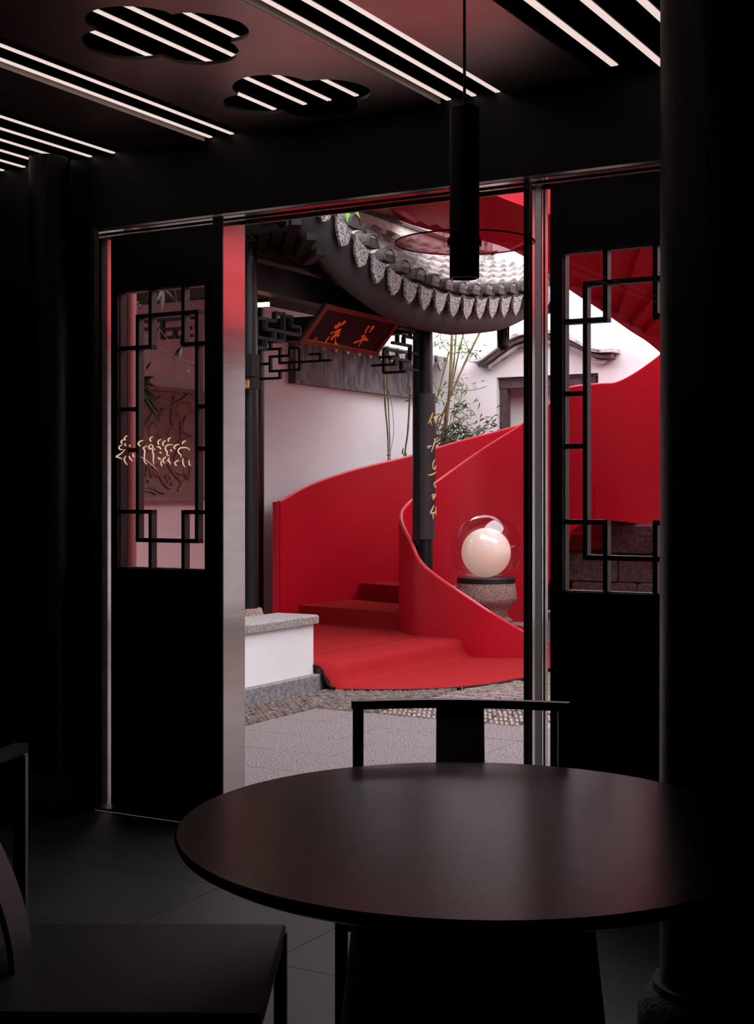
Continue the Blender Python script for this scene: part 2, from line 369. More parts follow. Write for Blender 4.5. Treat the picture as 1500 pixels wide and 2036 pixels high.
# sign's reflection on the left leaf's glass, put in as glowing strokes (strokes read off a close view)
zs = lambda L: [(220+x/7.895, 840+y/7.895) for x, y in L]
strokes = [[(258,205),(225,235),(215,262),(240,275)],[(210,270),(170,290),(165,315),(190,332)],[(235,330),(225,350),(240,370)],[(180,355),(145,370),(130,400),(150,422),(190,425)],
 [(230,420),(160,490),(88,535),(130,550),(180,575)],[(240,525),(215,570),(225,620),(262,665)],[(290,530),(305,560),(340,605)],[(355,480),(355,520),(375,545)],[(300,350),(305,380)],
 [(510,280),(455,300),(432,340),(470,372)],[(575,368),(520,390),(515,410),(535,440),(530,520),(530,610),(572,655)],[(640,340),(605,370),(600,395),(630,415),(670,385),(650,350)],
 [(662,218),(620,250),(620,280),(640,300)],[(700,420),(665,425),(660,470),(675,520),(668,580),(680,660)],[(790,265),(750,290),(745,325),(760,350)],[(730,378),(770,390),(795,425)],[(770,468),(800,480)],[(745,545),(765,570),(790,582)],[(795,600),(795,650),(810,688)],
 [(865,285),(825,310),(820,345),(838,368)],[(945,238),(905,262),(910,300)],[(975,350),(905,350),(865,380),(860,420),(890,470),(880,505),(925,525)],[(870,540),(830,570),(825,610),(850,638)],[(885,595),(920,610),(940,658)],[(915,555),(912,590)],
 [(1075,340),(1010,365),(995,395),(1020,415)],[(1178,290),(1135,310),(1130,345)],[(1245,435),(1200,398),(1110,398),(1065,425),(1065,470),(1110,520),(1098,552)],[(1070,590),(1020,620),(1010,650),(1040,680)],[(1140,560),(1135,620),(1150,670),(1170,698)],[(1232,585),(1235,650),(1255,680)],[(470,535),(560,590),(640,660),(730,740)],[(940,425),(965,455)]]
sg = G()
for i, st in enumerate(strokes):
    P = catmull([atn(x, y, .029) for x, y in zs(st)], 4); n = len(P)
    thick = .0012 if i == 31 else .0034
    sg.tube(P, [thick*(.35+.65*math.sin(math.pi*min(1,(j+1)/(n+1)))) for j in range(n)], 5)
o = sg.build('sign_reflection', M_signrefl, base=(-1.13,.029,1.55), smooth=60); tag(o, 'glowing gold strokes standing in for a sign reflected in the left door glass', 'sign')

# ------------------------------------------------------------------ round columns in the room
def column(name, x, y, r, h, bs, label, mc, md):
    u, n = w2u(x, y)
    t = thing(name, label, 'column', (u,n,0))
    G().lathe([(r,bs*.9),(r*1.01,.6),(r,1.4),(r*.99,h)], (u,n,0), 48).build('shaft', mc, t, smooth=40)
    k = bs
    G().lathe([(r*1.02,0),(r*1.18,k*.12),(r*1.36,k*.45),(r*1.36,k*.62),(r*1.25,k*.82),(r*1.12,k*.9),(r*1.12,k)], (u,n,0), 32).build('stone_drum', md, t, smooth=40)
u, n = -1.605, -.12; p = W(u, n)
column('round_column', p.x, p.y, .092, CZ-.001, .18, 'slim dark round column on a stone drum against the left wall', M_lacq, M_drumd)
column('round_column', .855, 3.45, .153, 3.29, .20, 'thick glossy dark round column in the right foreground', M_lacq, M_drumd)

# ------------------------------------------------------------------ table
t = thing('round_table', 'large round matt black pedestal table in the foreground', 'table', (.19,2.77,0), world=True)
R = .585; sy = 1.09
G().lathe([(R*.90,.712),(R*.955,.718),(R*.99,.730),(R,.740),(R,.746),(R-.004,.75)], (0,0,0), 128, 1, sy).build('tabletop', M_table, t, smooth=35)
G().lathe([(.33,0),(.33,.012),(.31,.02),(.262,.35),(.235,.6),(.225,.712)], (0,0,0), 64).build('pedestal', M_metal, t, smooth=35)

# ------------------------------------------------------------------ chairs (front = +y)
def chair(label, x, y, rz):
    t = thing('dining_chair', label, 'chair', (x,y,0), 'black frame chairs at the round table', world=True, rz=rz)
    wd, dp, q = .27, .285, .014
    for sx in (-1, 1):
        G().box(sx*wd-q,sx*wd+q,-dp-q,-dp+q,0,.835).build('leg', M_metal, t, bevel=.003)
        G().box(sx*wd-q,sx*wd+q,dp-q,dp+q,0,.45).build('leg', M_metal, t, bevel=.003)
    P = [(-wd-.016+(2*wd+.032)*i/16, -dp-.045*math.sin(math.pi*i/16), .845) for i in range(17)]
    g = G()
    for i in range(16): g.bar(P[i], P[i+1], .028, .022)
    g.build('top_rail', M_metal, t)
    g = G()
    for sx in (-1, 1): g.box(sx*wd-.008,sx*wd+.008,-dp,dp,.425,.447)
    g.box(-wd,wd,dp-.008,dp+.008,.425,.447).box(-wd,wd,-dp-.008,-dp+.008,.425,.447).build('seat_frame', M_metal, t)
    G().box(-wd+.004,wd-.004,-dp+.016,dp+.012,.447,.468,.006).build('seat', M_leather, t)
    g = G(); vs = []; fs = []; N = 14
    for i in range(N+1):
        s = i/N; z = .45+.39*s; yy = -dp+.075*math.cos(s*math.pi*.62)**1.0 - .045*s*s - .0
        for xx, o in ((-.064,-.006),(.064,-.006),(.064,.006),(-.064,.006)): vs.append((xx, yy+o, z))
    for i in range(N):
        for j in range(4): k = (j+1)%4; fs.append((i*4+j,i*4+k,(i+1)*4+k,(i+1)*4+j))
    fs += [(0,1,2,3),(N*4+3,N*4+2,N*4+1,N*4)]
    g.add(vs, fs).build('splat', M_chair_s, t, smooth=40)
    return t
chair('black metal dining chair across the table, back to the courtyard', .205, 3.40, math.radians(180-3.0))
chair('black metal dining chair cut off by the left edge, facing the table', -.50, 2.78, math.radians(-90-1.0))

# ------------------------------------------------------------------ pendant lamp
px_, py_ = .1735, 2.77
t = thing('pendant_lamp', 'black cylinder pendant lamp with a glass disc over the table', 'lamp', (px_,py_,1.83), world=True)
G().lathe([(.0285,0),(.0295,.004),(.0295,.336),(.026,.34)], (0,0,0), 40).build('lamp_body', M_metal, t, smooth=40)
G().lathe([(.003,.34),(.003,1.36)], (0,0,0), 8).build('suspension_rod', M_metal, t, smooth=40)
G().lathe([(.0225,-.0008),(.0225,.0006)], (0,0,0), 32).build('lamp_opening', M_void, t)
g = G(); N = 64
for zz in (0,): pass
gd = g.lathe([(.137,.0695),(.137,.0725)], (0,0,0), 64).build('glass_disc', G_disc, t, smooth=40)
g = G(); pts = [(.138*math.cos(a*2*math.pi/64), .138*math.sin(a*2*math.pi/64), .071) for a in range(65)]
g.tube(pts, .0016, 6, caps=False).build('disc_rim', M_metal, gd, smooth=60)
G().lathe([(.034,.064),(.034,.08)], (0,0,0), 32).build('disc_collar', M_metal, gd, smooth=40)

# ------------------------------------------------------------------ courtyard ground
gr = struct(G().box(-5.6,6.2,.17,11,-.35,-.02).build('floor_courtyard', M_ground, base=(0,.17,0)))
rows = []; n = 3.0; j = 0
while n > .2:
    a = max(n-.46, .172); off = (.31, .74, .05, .52)[j%4]; u = -2.18; first = True
    while u < 5.0:
        e = u+(off if first else .92); first = False
        G().box(u+.002,e-.002,a+.002,n-.002,-.02,random.uniform(-.001,.001),.002).build('paving_slab', M_granite, gr)
        u = e
    n = a-.0; j += 1
    if a <= .173: break
g = G()
def cobbles(u0, u1, n0, n1, mode):
    if mode == 'scale':
        r = 0; nn = n0
        while nn < n1:
            uu = u0+(.045 if r%2 else 0)
            while uu < u1:
                for k in range(3):
                    a = math.radians(-55+55*k); cx, cy = uu+.032*math.sin(a), nn+.02*math.cos(a)
                    if u0 < cx < u1 and n0 < cy < n1:
                        l = .017; dx, dy = math.cos(a)*l, -math.sin(a)*l; wx, wy = math.sin(a)*.007, math.cos(a)*.007
                        h = random.uniform(.004,.011)
                        g.add([(cx-dx-wx,cy-dy-wy,-.02),(cx+dx-wx,cy+dy-wy,-.02),(cx+dx+wx,cy+dy+wy,-.02),(cx-dx+wx,cy-dy+wy,-.02),
                               (cx-dx*.8-wx*.6,cy-dy*.8-wy*.6,h),(cx+dx*.8-wx*.6,cy+dy*.8-wy*.6,h),(cx+dx*.8+wx*.6,cy+dy*.8+wy*.6,h),(cx-dx*.8+wx*.6,cy-dy*.8+wy*.6,h)],
                              [(4,5,6,7),(0,1,5,4),(1,2,6,5),(2,3,7,6),(3,0,4,7)])
                uu += .09
            nn += .05; r += 1
    else:
        sg_ = 1 if mode == 'dia' else -1
        step = .036; k = -60
        while k < 140:
            for q in range(int((n1-n0)/.13)+1):
                cy = n0+q*.13+.065; cx = u0+k*step+sg_*q*.065+random.uniform(-.004,.004)
                if u0 < cx < u1 and cy < n1:
                    l = .058; dx, dy = sg_*l*.45, l*.89; wx, wy = .012, -sg_*.006; h = random.uniform(-.002,.006)
                    g.add([(cx-dx-wx,cy-dy-wy,-.02),(cx+dx-wx,cy+dy-wy,-.02),(cx+dx+wx,cy+dy+wy,-.02),(cx-dx+wx,cy-dy+wy,-.02),
                           (cx-dx-wx*.6,cy-dy-wy*.6,h),(cx+dx-wx*.6,cy+dy-wy*.6,h),(cx+dx+wx*.6,cy+dy+wy*.6,h),(cx-dx+wx*.6,cy-dy+wy*.6,h)],
                          [(4,5,6,7),(0,1,5,4),(1,2,6,5),(2,3,7,6),(3,0,4,7)])
            k += 1
cobbles(-2.60,-2.19,.3,3.0,'scale'); cobbles(-2.6,-1.75,3.01,4.6,'scale')
cobbles(-1.74,-.75,3.01,3.6,'dib'); cobbles(-1.74,-.75,3.63,4.9,'dia'); cobbles(-.73,2.2,3.25,4.9,'dib')
mo = g.build('mosaic_paving', M_cobble, gr); tag(mo, kind='stuff')
for a, b in ((-.73,-.2),(-.2,.4),(.4,1.1),(1.1,2.2)):
    G().box(a+.003,b-.003,3.01,3.22,-.02,0,.002).build('border_slab', M_kerb, gr)

# ------------------------------------------------------------------ courtyard walls
wl = struct(G().box(-5.5,-5.08,.17,10.3,-.1,3.3).build('wall_courtyard_left', M_white, base=(-5.08,.17,0)))
wb = struct(G().box(-5.5,atn(988,800,10.1)[0],10.1,10.5,-.1,6.5).box(atn(1190,800,10.1)[0],7,10.1,10.5,-.1,6.5)
     .box(atn(988,800,10.1)[0],atn(1190,800,10.1)[0],10.1,10.5,atn(1090,746,10.1)[2],6.5)
     .box(atn(980,800,10.1)[0],atn(1200,800,10.1)[0],10.42,10.5,-.1,3).build('wall_courtyard_back', M_white, base=(-5.08,10.1,0)))
struct(G().box(5.6,6.0,.17,10.3,-.1,5.0).build('wall_courtyard_right', M_white, base=(5.6,.17,0)))
# doorway in the back wall
dr = thing('doorway_frame', 'weathered brown timber frame of the doorway behind the red stair', 'door frame', (atn(1090,746,10.1)[0],10.2,0))
ua, ub = atn(993,800,10.2)[0], atn(1188,800,10.2)[0]; zt = atn(1090,752,10.2)[2]
G().box(ua,ub,10.16,10.3,zt-.10,zt).build('lintel', M_doorw, dr)
G().box(ua+.03,ua+.11,10.17,10.28,0,zt-.10).build('door_post', M_doorw, dr)
G().box(ub-.11,ub-.03,10.17,10.28,0,zt-.10).build('door_post', M_doorw, dr)
# curved eyebrow moulding above it
eb = thing('eyebrow_moulding', 'grey arched eyebrow moulding on the white wall above the doorway', 'moulding', (-1,10.1,3.2))
ebp = [(938,713),(962,712),(980,700),(1000,685),(1025,668),(1055,658),(1085,655),(1115,660),(1145,671),(1170,684),(1190,694),(1215,694),(1228,693)]
for k, (dz, pr, hh, m_) in enumerate(((0,.24,.045,M_ridge),(-.05,.17,.05,M_band),(-.105,.10,.05,M_ridge))):
    g = G(); P = catmull([atn(x, y, 10.0) for x, y in ebp], 4)
    if k == 1: P = P[3:-3]
    if k == 2: P = P[6:-6]
    for i in range(len(P)-1):
        a, b = P[i], P[i+1]
        g.add([(a[0],10.1,a[2]+dz),(a[0],10.1-pr,a[2]+dz-.01),(a[0],10.1-pr,a[2]+dz-hh),(a[0],10.1,a[2]+dz-hh),
               (b[0],10.1,b[2]+dz),(b[0],10.1-pr,b[2]+dz-.01),(b[0],10.1-pr,b[2]+dz-hh),(b[0],10.1,b[2]+dz-hh)],
              [(0,1,5,4),(1,2,6,5),(2,3,7,6),(0,1,2,3),(4,5,6,7)])
    g.build('moulding_course', m_, eb)
# grey band and tiled coping on the left wall
bd = thing('wall_band', 'weathered grey band with tile drips on the white wall behind the pavilion', 'wall coping', (-5.05,8,2.5))
n0 = atu(590,740,-5.0)[1]; zb_ = atu(600,763,-5.0)[2]
for k in range(6):
    a = n0+k*.48; G().box(-5.08,-5.02,a+.004,min(a+.476,10.08),zb_+.04,zb_+.46).build('band_panel', M_band, bd)
G().box(-5.08,-4.99,n0-.03,10.08,zb_,zb_+.04).build('band_ledge', M_band, bd)
G().box(-5.08,-4.99,n0-.03,n0,zb_+.04,zb_+.46).build('band_edge', M_band, bd)
G().box(-5.08,-4.80,n0,10.08,zb_+.46,zb_+.50).build('coping_board', M_tiled, bd)
def drip_outline(w_, h_):
    P = []
    for i in range(9): t_ = i/8; P.append((-w_/2+w_*t_, -.018*math.sin(math.pi*t_)*0-.02*(1-abs(2*t_-1))))
    P = [(-w_/2,.0),(-w_/4,-.012),(0,-.016),(w_/4,-.012),(w_/2,0),(w_/2*.84,-h_*.2),(w_/2*.80,-h_*.42),(w_/2*.66,-h_*.66),(w_/2*.30,-h_*.86),(0,-h_),(-w_/2*.30,-h_*.86),(-w_/2*.66,-h_*.66),(-w_/2*.80,-h_*.42),(-w_/2*.84,-h_*.2)]
    return P
k = 0
nn = n0+.15
while nn < 10:
    G().poly([(-4.78, nn+a, zb_+.50+b) for a, b in drip_outline(.17,.17)], (.018,0,0)).build('drip_tile', M_drip, bd)
    G().lathe([(.055,0),(.05,.25)], (0,0,0), 10)
    nn += .235

# carved relief on the left wall
rl = thing('carved_relief', 'square carved brick relief of lotus and waves on the white wall', 'relief carving', (-5.0,4.6,1.8))
na, nb = atu(276,800,-5.05)[1], atu(403,800,-5.05)[1]; za, zb2 = atu(340,988,-5.05)[2], atu(340,780,-5.05)[2]
G().box(-5.08,-5.03,na,nb,za,zb2).build('backing', M_relief, rl)
G().box(-5.08,-4.985,na-.02,nb+.02,zb2,zb2+.035).build('top_moulding', M_relief, rl); G().box(-5.08,-4.985,na-.02,nb+.02,za-.035,za).build('bottom_moulding', M_relief, rl)
zr = lambda L: [(230+x/4.522, 560+y/4.522) for x, y in L]
def on_rel(L): return [Vector(atu(x, y, -5.02)) for x, y in zr(L)]
stems = [[(400,1260),(400,1200),(430,1150),(500,1120)],[(520,1290),(500,1240),(510,1160),(520,1110),(600,1060),(650,1010)],[(520,1110),(525,1060),(520,1030)],[(220,1370),(260,1300),(310,1230),(330,1180)],
 [(340,1260),(380,1320),(385,1390)],[(590,1580),(600,1480),(590,1380),(590,1250)],[(520,1600),(570,1500),(575,1420)],[(650,1190),(620,1240),(600,1330),(640,1360),(690,1380)],[(470,1640),(520,1720),(590,1800)],[(640,1640),(610,1700),(640,1760)],
 [(660,1620),(670,1700),(650,1780)],[(560,1880),(590,1830),(610,1790)],[(330,1650),(380,1720),(420,1790),(470,1850),(510,1840),(500,1800)],[(450,1760),(480,1740),(490,1790),(460,1800)],[(250,1800),(270,1770),(300,1790),(280,1830),(240,1820)],
 [(210,1860),(300,1850),(380,1880),(440,1900)],[(210,1880),(290,1875),(360,1905)],[(215,1840),(260,1840),(330,1860),(400,1870)],[(300,1630),(310,1700),(330,1760)],[(250,1740),(245,1680),(265,1640),(285,1680),(270,1740)]]
for st in stems:
    P = catmull(on_rel(st), 5); G().tube(P, [.014]*len(P), 6).build('carved_stem', M_relief, rl, smooth=60)
for cx, cy, rx, ry, an in ((600,1150,95,75,-.2),(400,1090,75,60,.4),(500,1370,45,60,0),(330,1330,50,75,.2),(300,1480,70,50,0),(430,1450,95,70,.1),(640,1500,60,110,0),(380,1700,70,60,0),(250,1600,50,60,0),(560,1680,80,60,.3),(250,1180,40,70,0)):
    P = []
    for i in range(18):
        a = i/18*2*math.pi; q = 1+.10*math.cos(5*a+cx); x_, y_ = rx*q*math.cos(a), ry*q*math.sin(a)
        P.append((cx+x_*math.cos(an)-y_*math.sin(an), cy+x_*math.sin(an)+y_*math.cos(an)))
    O = [Vector(atu(x, y, -5.03)) for x, y in zr(P)]; c_ = sum(O, Vector())/len(O); g = G(); nO = len(O)
    R2 = [o_+(c_-o_)*.18+Vector((.022,0,0)) for o_ in O]; cc = c_+Vector((.008,0,0)); I2 = [o_+(c_-o_)*.35+Vector((.014,0,0)) for o_ in O]
    g.add(O+R2+I2+[cc], [(i,(i+1)%nO,(i+1)%nO+nO,i+nO) for i in range(nO)]+[(i+nO,(i+1)%nO+nO,(i+1)%nO+2*nO,i+2*nO) for i in range(nO)]+[(i+2*nO,(i+1)%nO+2*nO,3*nO) for i in range(nO)])
    g.build('carved_lotus_leaf', M_relief, rl)

# ------------------------------------------------------------------ platform, bench wall, kerb
pf = struct(G().box(-5.08,-3.02,.3,10.1,-.02,.15).box(-3.02,-2.64,3.80,10.1,-.02,.15).build('floor_pavilion', M_cap, base=(-3,3,0)))
BE = 3.80
bn = thing('low_bench_wall', 'low white bench wall with a grey stone cap left of the red steps', 'bench wall', (-2.84,2,0))
G().box(-3.0,-2.69,.35,BE-.03,.10,.475).build('wall_body', M_white, bn)
for a, b in ((.3,1.1),(1.1,2.0),(2.0,2.9),(2.9,BE)):
    G().box(-3.02,-2.66,a+.002,b-.002,.475,.537,.012).build('cap_stone', M_cap, bn)
for a, b in ((.3,1.2),(1.2,2.02),(2.02,BE+.02)):
    G().box(-3.0,-2.63,a+.003,b-.003,-.01,.11,.006).build('kerb_stone', M_kerb, bn)

# ------------------------------------------------------------------ spiral staircase
XC, YC, RI, RO = 1.17, 12.9, .95, 2.12
def circ(r, th): a = math.radians(th); return (XC+r*math.cos(a), YC+r*math.sin(a))
def cu(r, th): x, y = circ(r, th); return w2u(x, y)
st = thing('spiral_staircase', 'sweeping bright red spiral staircase with solid curved balustrades', 'staircase', (*w2u(XC,YC),0))
inn = []
# (theta, zb, zt) going clockwise from the foot
for th, zb, zt in ((-72,.0,.09),(-78,.0,.163),(-94,.0,.31),(-110,.0,.474),(-141,0,.76),(-155,0,.97),(-180,0,1.19),(-205,0,1.33),(-231,0,1.52),(-258,0,1.80),(-284,0,2.07),(-290,.05,2.14),(-303,.55,2.28),(-314,.86,2.41),(-322,1.08,2.445)):
    x, y = circ(RI, th); inn.append((*w2u(x,y), zb, zt))
for x, y, zb, zt in ((2.12,13.23,1.16,2.45),(2.28,12.98,1.16,2.46),(2.54,12.6,1.15,2.64),(2.80,12.25,1.36,2.92),(2.95,11.8,1.75,3.15),(2.72,11.3,2.15,3.5)):
    inn.append((*w2u(x,y), zb, zt))
U = [at(1310,695,11.0),at(1255,657,10.9),at(1200,620,10.9),at(1130,574,11.0),at(1040,508,11.2),at(960,478,11.5),at(890,464,11.9),at(830,450,12.3),at(780,428,12.9),at(757,400,13.7),at(770,340,14.8),at(830,240,15.5)]
for x, y, z in U: inn.append((*w2u(x,y), z, z+1.28))
Pi = catmull(inn, 6)
sheet(Pi, .035).build('inner_balustrade', M_red, st, smooth=50)
outp = []
for th, zb, zt in ((172,.0,1.335),(165,.0,1.37),(150,.0,1.50),(132,.0,1.655),(113,.0,1.81),(98,.0,1.97),(83,.0,2.116),(66,.3,2.3),(50,.8,2.42)):
    x, y = circ(RO, th); outp.append((*w2u(x,y), zb, zt))
for x, y, zb, zt in ((2.95,14.1,1.1,2.46),(3.5,13.6,1.15,2.6),(4.0,12.9,1.4,2.9),(4.1,12.0,1.8,3.2),(3.85,11.0,2.2,3.6),(3.2,10.2,2.65,4.0)):
    outp.append((*w2u(x,y), zb, zt))
uvU = [(*w2u(x,y), z) for x, y, z in U]
for i, p in enumerate(uvU):
    a, b = uvU[max(i-1,0)], uvU[min(i+1,len(uvU)-1)]; dx, dy = b[0]-a[0], b[1]-a[1]; l = math.hypot(dx,dy)
    outp.append((p[0]-dy/l*1.1, p[1]+dx/l*1.1, p[2]+.46, p[2]+1.62))
Po = catmull(outp, 6)
sheet(Po, .035).build('outer_balustrade', M_red, st, smooth=50)
# rolled top edges, their sky light put into a paler red
def top_edge(P, name):
    G().tube([(a,b,d) for a,b,c,d in P], .0175, 6).build(name, M_redcap, st, smooth=60)
top_edge(Pi, 'top_edge'); top_edge(Po[:6*8], 'top_edge')
x, y = circ(RO, 172.6); u_, n_ = w2u(x, y)
G().box(u_-.03,u_+.02,n_-.05,n_-.02,.15,1.34).build('end_flange', M_red, st)
# lower treads (solid, carpeted)
risers = [((180,157),.32),((130,130),.49),((114,114),.66),((98,98),.83),((83,83),1.0),((68,68),1.17),((53,53),1.34),((37,37),1.50)]
for i, ((ti, to), z) in enumerate(risers):
    ti2, to2 = risers[i+1][0] if i < len(risers)-1 else (22,22)
    N = 8; A = [cu(RI+.018, ti+(ti2-ti)*k/N) for k in range(N+1)]; B = [cu(RO-.02, to+(to2-to)*k/N) for k in range(N+1)]
    z0 = .14 if z < .9 else z-.32
    g = G(); vs = []; fs = []
    for k in range(N+1): vs += [(*A[k],z0),(*B[k],z0),(*B[k],z),(*A[k],z)]
    for k in range(N):
        for j in range(4): l = (j+1)%4; fs.append((k*4+j,k*4+l,(k+1)*4+l,(k+1)*4+j))
    fs += [(0,1,2,3),(N*4+3,N*4+2,N*4+1,N*4)]
    g.add(vs, fs).build('tread', M_carpet, st)
# landing and upper treads between the two balustrade lines
def lp(P, s):
    s = max(0, min(.9999, s))*(len(P)-1); i = int(s); f = s-i; return [a+(b-a)*f for a, b in zip(P[i], P[i+1])]
NI, NO = len(inn)-len(U), len(outp)-len(U)
def flight(A, B, n, zo, thick):
    for k in range(n):
        s0, s1 = k/n, (k+1)/n; zz = lp(B, s0)[2]+zo
        q = [lp(A,s0), lp(A,s1), lp(B,s1), lp(B,s0)]
        vs = [(p[0],p[1],zz-thick) for p in q]+[(p[0],p[1],zz) for p in q]
        G().add(vs, [(3,2,1,0),(4,5,6,7),(0,1,5,4),(1,2,6,5),(2,3,7,6),(3,0,4,7)]).build('tread', M_red, st)
flight(Pi[6*(NI-5):6*NI+1], Po[6*(NO-5):6*NO+1], 8, .30, .20)
A, B = Po[6*NO:], Pi[6*NI:]
for k in range(22):                                         # upper flight, stepped soffit
    s0, s1 = k/22, (k+1)/22; q = [lp(A,s0), lp(A,s1), lp(B,s1), lp(B,s0)]; za, zb = q[1][2]+.02, q[2][2]+.02
    g = G(); g.add([(q[0][0],q[0][1],za),(q[1][0],q[1][1],za),(q[2][0],q[2][1],zb),(q[3][0],q[3][1],zb),
                    (q[0][0],q[0][1],za+.26),(q[1][0],q[1][1],za+.26),(q[2][0],q[2][1],zb+.45),(q[3][0],q[3][1],zb+.45)],
                   [(3,2,1,0),(4,5,6,7),(0,1,5,4),(1,2,6,5),(2,3,7,6),(3,0,4,7)]); g.build('tread', M_red, st)
# red gallery further right, only seen mirrored in the steel post
tag(G().box(3.4,3.5,4.2,9.0,3.0,3.85).box(3.5,5.59,4.2,9.0,3.0,3.1).build('red_gallery', M_red, base=(3.5,3,2.5)), 'red gallery parapet of the stair, right of the view, mirrored in the steel post', 'gallery')
tag(G().box(2.9,5.59,4.0,9.2,4.3,4.45).build('dark_awning', M_dtim, base=(3.5,6,4.3)), 'dark awning above the red gallery, right of the view', 'awning')

# ------------------------------------------------------------------ carpet over the lower step and ground
def floor_uv(px, py): return atzu(px, py, 0)
arc = [floor_uv(*p) for p in ((643,1370),(700,1373),(760,1374),(830,1373),(900,1370),(970,1363),(1042,1350),(1085,1331))]
arc = [(-2.52,3.78)]+[a for a in arc if a[1] > 0 and a[0] > -2.5]+[(-.30,6.0),(-.45,6.9),(-1.5,7.4),(-2.52,7.4)]
cp = thing('red_carpet', 'bright red carpet spread over the paving at the foot of the stair', 'carpet', (-2,5,0))
G().poly([(a,b,.004) for a, b in arc], (0,0,.010)).build('ground_piece', M_carpet, cp)
g = G(); prof = [(-2.50,.014),(-2.535,.018),(-2.57,.04),(-2.595,.085),(-2.61,.13),(-2.64,.158),(-2.70,.166),(-3.0,.166),(-3.04,.166)]
Nn = 14; vs = []; fs = []
for i in range(Nn+1):
    nn = 3.775+(7.4-3.775)*i/Nn; wv = .012*math.sin(i*1.9)
    for a, z in prof: vs.append((a+(wv if z < .12 else 0)+ (.03 if i == 0 and z < .1 else 0), nn+(0 if i else .0), z))
m_ = len(prof)
for i in range(Nn):
    for j in range(m_-1): fs.append((i*m_+j,i*m_+j+1,(i+1)*m_+j+1,(i+1)*m_+j))
o = g.add(vs, fs).build('draped_piece', M_carpet, cp, smooth=60)
md = o.modifiers.new('solid','SOLIDIFY'); md.thickness = .012; md.offset = -1
G().box(-5.0,-3.05,3.82,8.2,.150,.159).build('platform_piece', M_carpet, cp)
# black carpet underside at the end and front edge, with its shadow put in
P = [(a, 3.772, z+.004) for a, z in prof]
G().tube(P, .011, 6).build('dark_edge', M_carpetb, cp, smooth=60)
G().tube([(a,b,.006) for a, b in catmull(arc[:9], 5)], .007, 5).build('dark_edge', M_carpetb, cp, smooth=60)

# ------------------------------------------------------------------ globe lamp on a stone drum
gx, gy = at(967,1093,12.8)[:2]; gu, gn = w2u(gx, gy)
dt = tag(G().lathe([(.25,.012),(.255,.06),(.215,.12),(.21,.2),(.238,.225),(.242,.262),(.205,.285),(.2,.33),(.222,.375),(.262,.41),(.283,.45),(.281,.47),(.268,.585),(.258,.603)], (gu,gn,.003), 40).build('stone_drum', M_drum, base=(gu,gn,0), smooth=35),
   'rough pink stone drum carrying the globe lamp inside the stair curve', 'pedestal')
t = thing('globe_lamp', 'opal ball lamp in a clear glass globe with a black base ring', 'lamp', (gu,gn,.603))
G().lathe([(.262,.603),(.268,.606),(.268,.645),(.262,.65),(.2,.65)], (gu,gn,0), 48).build('base_ring', M_ring, t, smooth=35)
prof = [(.326*math.sin(a), .905-.326*math.cos(a)) for a in [math.radians(40+140*i/28) for i in range(29)]]; prof[-1] = (.001, prof[-1][1])
G().lathe(prof, (gu,gn,0), 56).build('glass_globe', G_globe, t, smooth=60)
prof = [(max(.001,.2255*math.sin(a)), .877-.2255*math.cos(a)) for a in [math.radians(180*i/30) for i in range(31)]]
G().lathe(prof, (gu,gn,0), 56).build('opal_ball', M_globe, t, smooth=80)
u_, n_ = w2u(*at(893,1170,13.25)[:2])
tag(G().box(u_-.12,u_+.10,n_-.15,n_+.15,.016,.54,.02).build('stone_block', M_drum, base=(u_,n_,0)), 'small stone block just left of the globe lamp drum', 'stone block')

# brown stone blocks under the landing
bs = thing('stone_retaining_wall', 'dark brown stone block wall beneath the stair landing at right', 'stone wall', (-1.4,8.1,0))
zc = [.0,.28,.56,.84,1.13]
for r in range(4):
    u = (-2.5,-2.45,-2.52,-2.05)[r]
    while u < 1.6:
        e = u+random.uniform(.5,.72)
        G().box(u+.006,e-.006,8.16+random.uniform(-.02,.01),8.5,zc[r]+.004,zc[r+1]-.006,.02).build('stone_block', M_block, bs)
        u = e

# ------------------------------------------------------------------ pavilion
CU = -3.15; A_n, B_n = 3.57, 6.33
pv = thing('pavilion', 'dark timber pavilion with an upswept grey tiled roof left of the stair', 'pavilion', (CU,5,0))
def pcol(n, z0, label=None):
    G().lathe([(.093,z0),(.093,2.0),(.088,3.3)], (CU,n,0), 32).build('post', M_lacq, pv, smooth=40)
pcol(A_n, .58); pcol(B_n, .17); 
G().lathe([(.12,.15),(.145,.25),(.15,.4),(.14,.52),(.12,.58)], (CU,A_n,0), 32).build('stone_drum', M_drum, pv, smooth=40)
G().lathe([(.10,.15),(.12,.16),(.12,.2),(.10,.21)], (CU,B_n,0), 32).build('stone_drum', M_drum, pv, smooth=40)
for n in (A_n, B_n):                                       # rear posts against the wall
    G().lathe([(.08,.15),(.08,3.2)], (-4.97,n,0), 20).build('post', M_lacq, pv, smooth=40)
# beams
RU = -3.45
G().box(CU-.06,CU+.06,A_n,B_n,2.90,3.10).build('beam', M_dtim, pv)
G().box(-5.0,CU,A_n-.05,A_n+.05,2.86,3.08).build('beam', M_dtim, pv)
G().box(-5.0,CU,B_n-.05,B_n+.05,2.86,3.08).build('beam', M_dtim, pv)
G().box(CU-.05,CU+.05,B_n,7.95,3.10,3.20).build('beam', M_dtim, pv)
G().tube([(CU+.02,A_n-.5,3.22),(CU+.02,8.2,3.22)], .075, 12).build('purlin', M_dtim, pv, smooth=40)
G().tube([(RU,A_n-.5,3.52),(RU,8.2,3.52)], .08, 12).build('purlin', M_dtim, pv, smooth=40)
G().tube([(-5.0,A_n-.25,3.28),(CU+.5,A_n-.25,3.30)], .07, 12).build('purlin', M_dtim, pv, smooth=40)
n = A_n-.1
while n < 8.2:
    G().tube([(CU+.10,n,3.33),(RU,n,3.60)], .045, 10).build('rafter', M_dtim, pv, smooth=40); n += .23
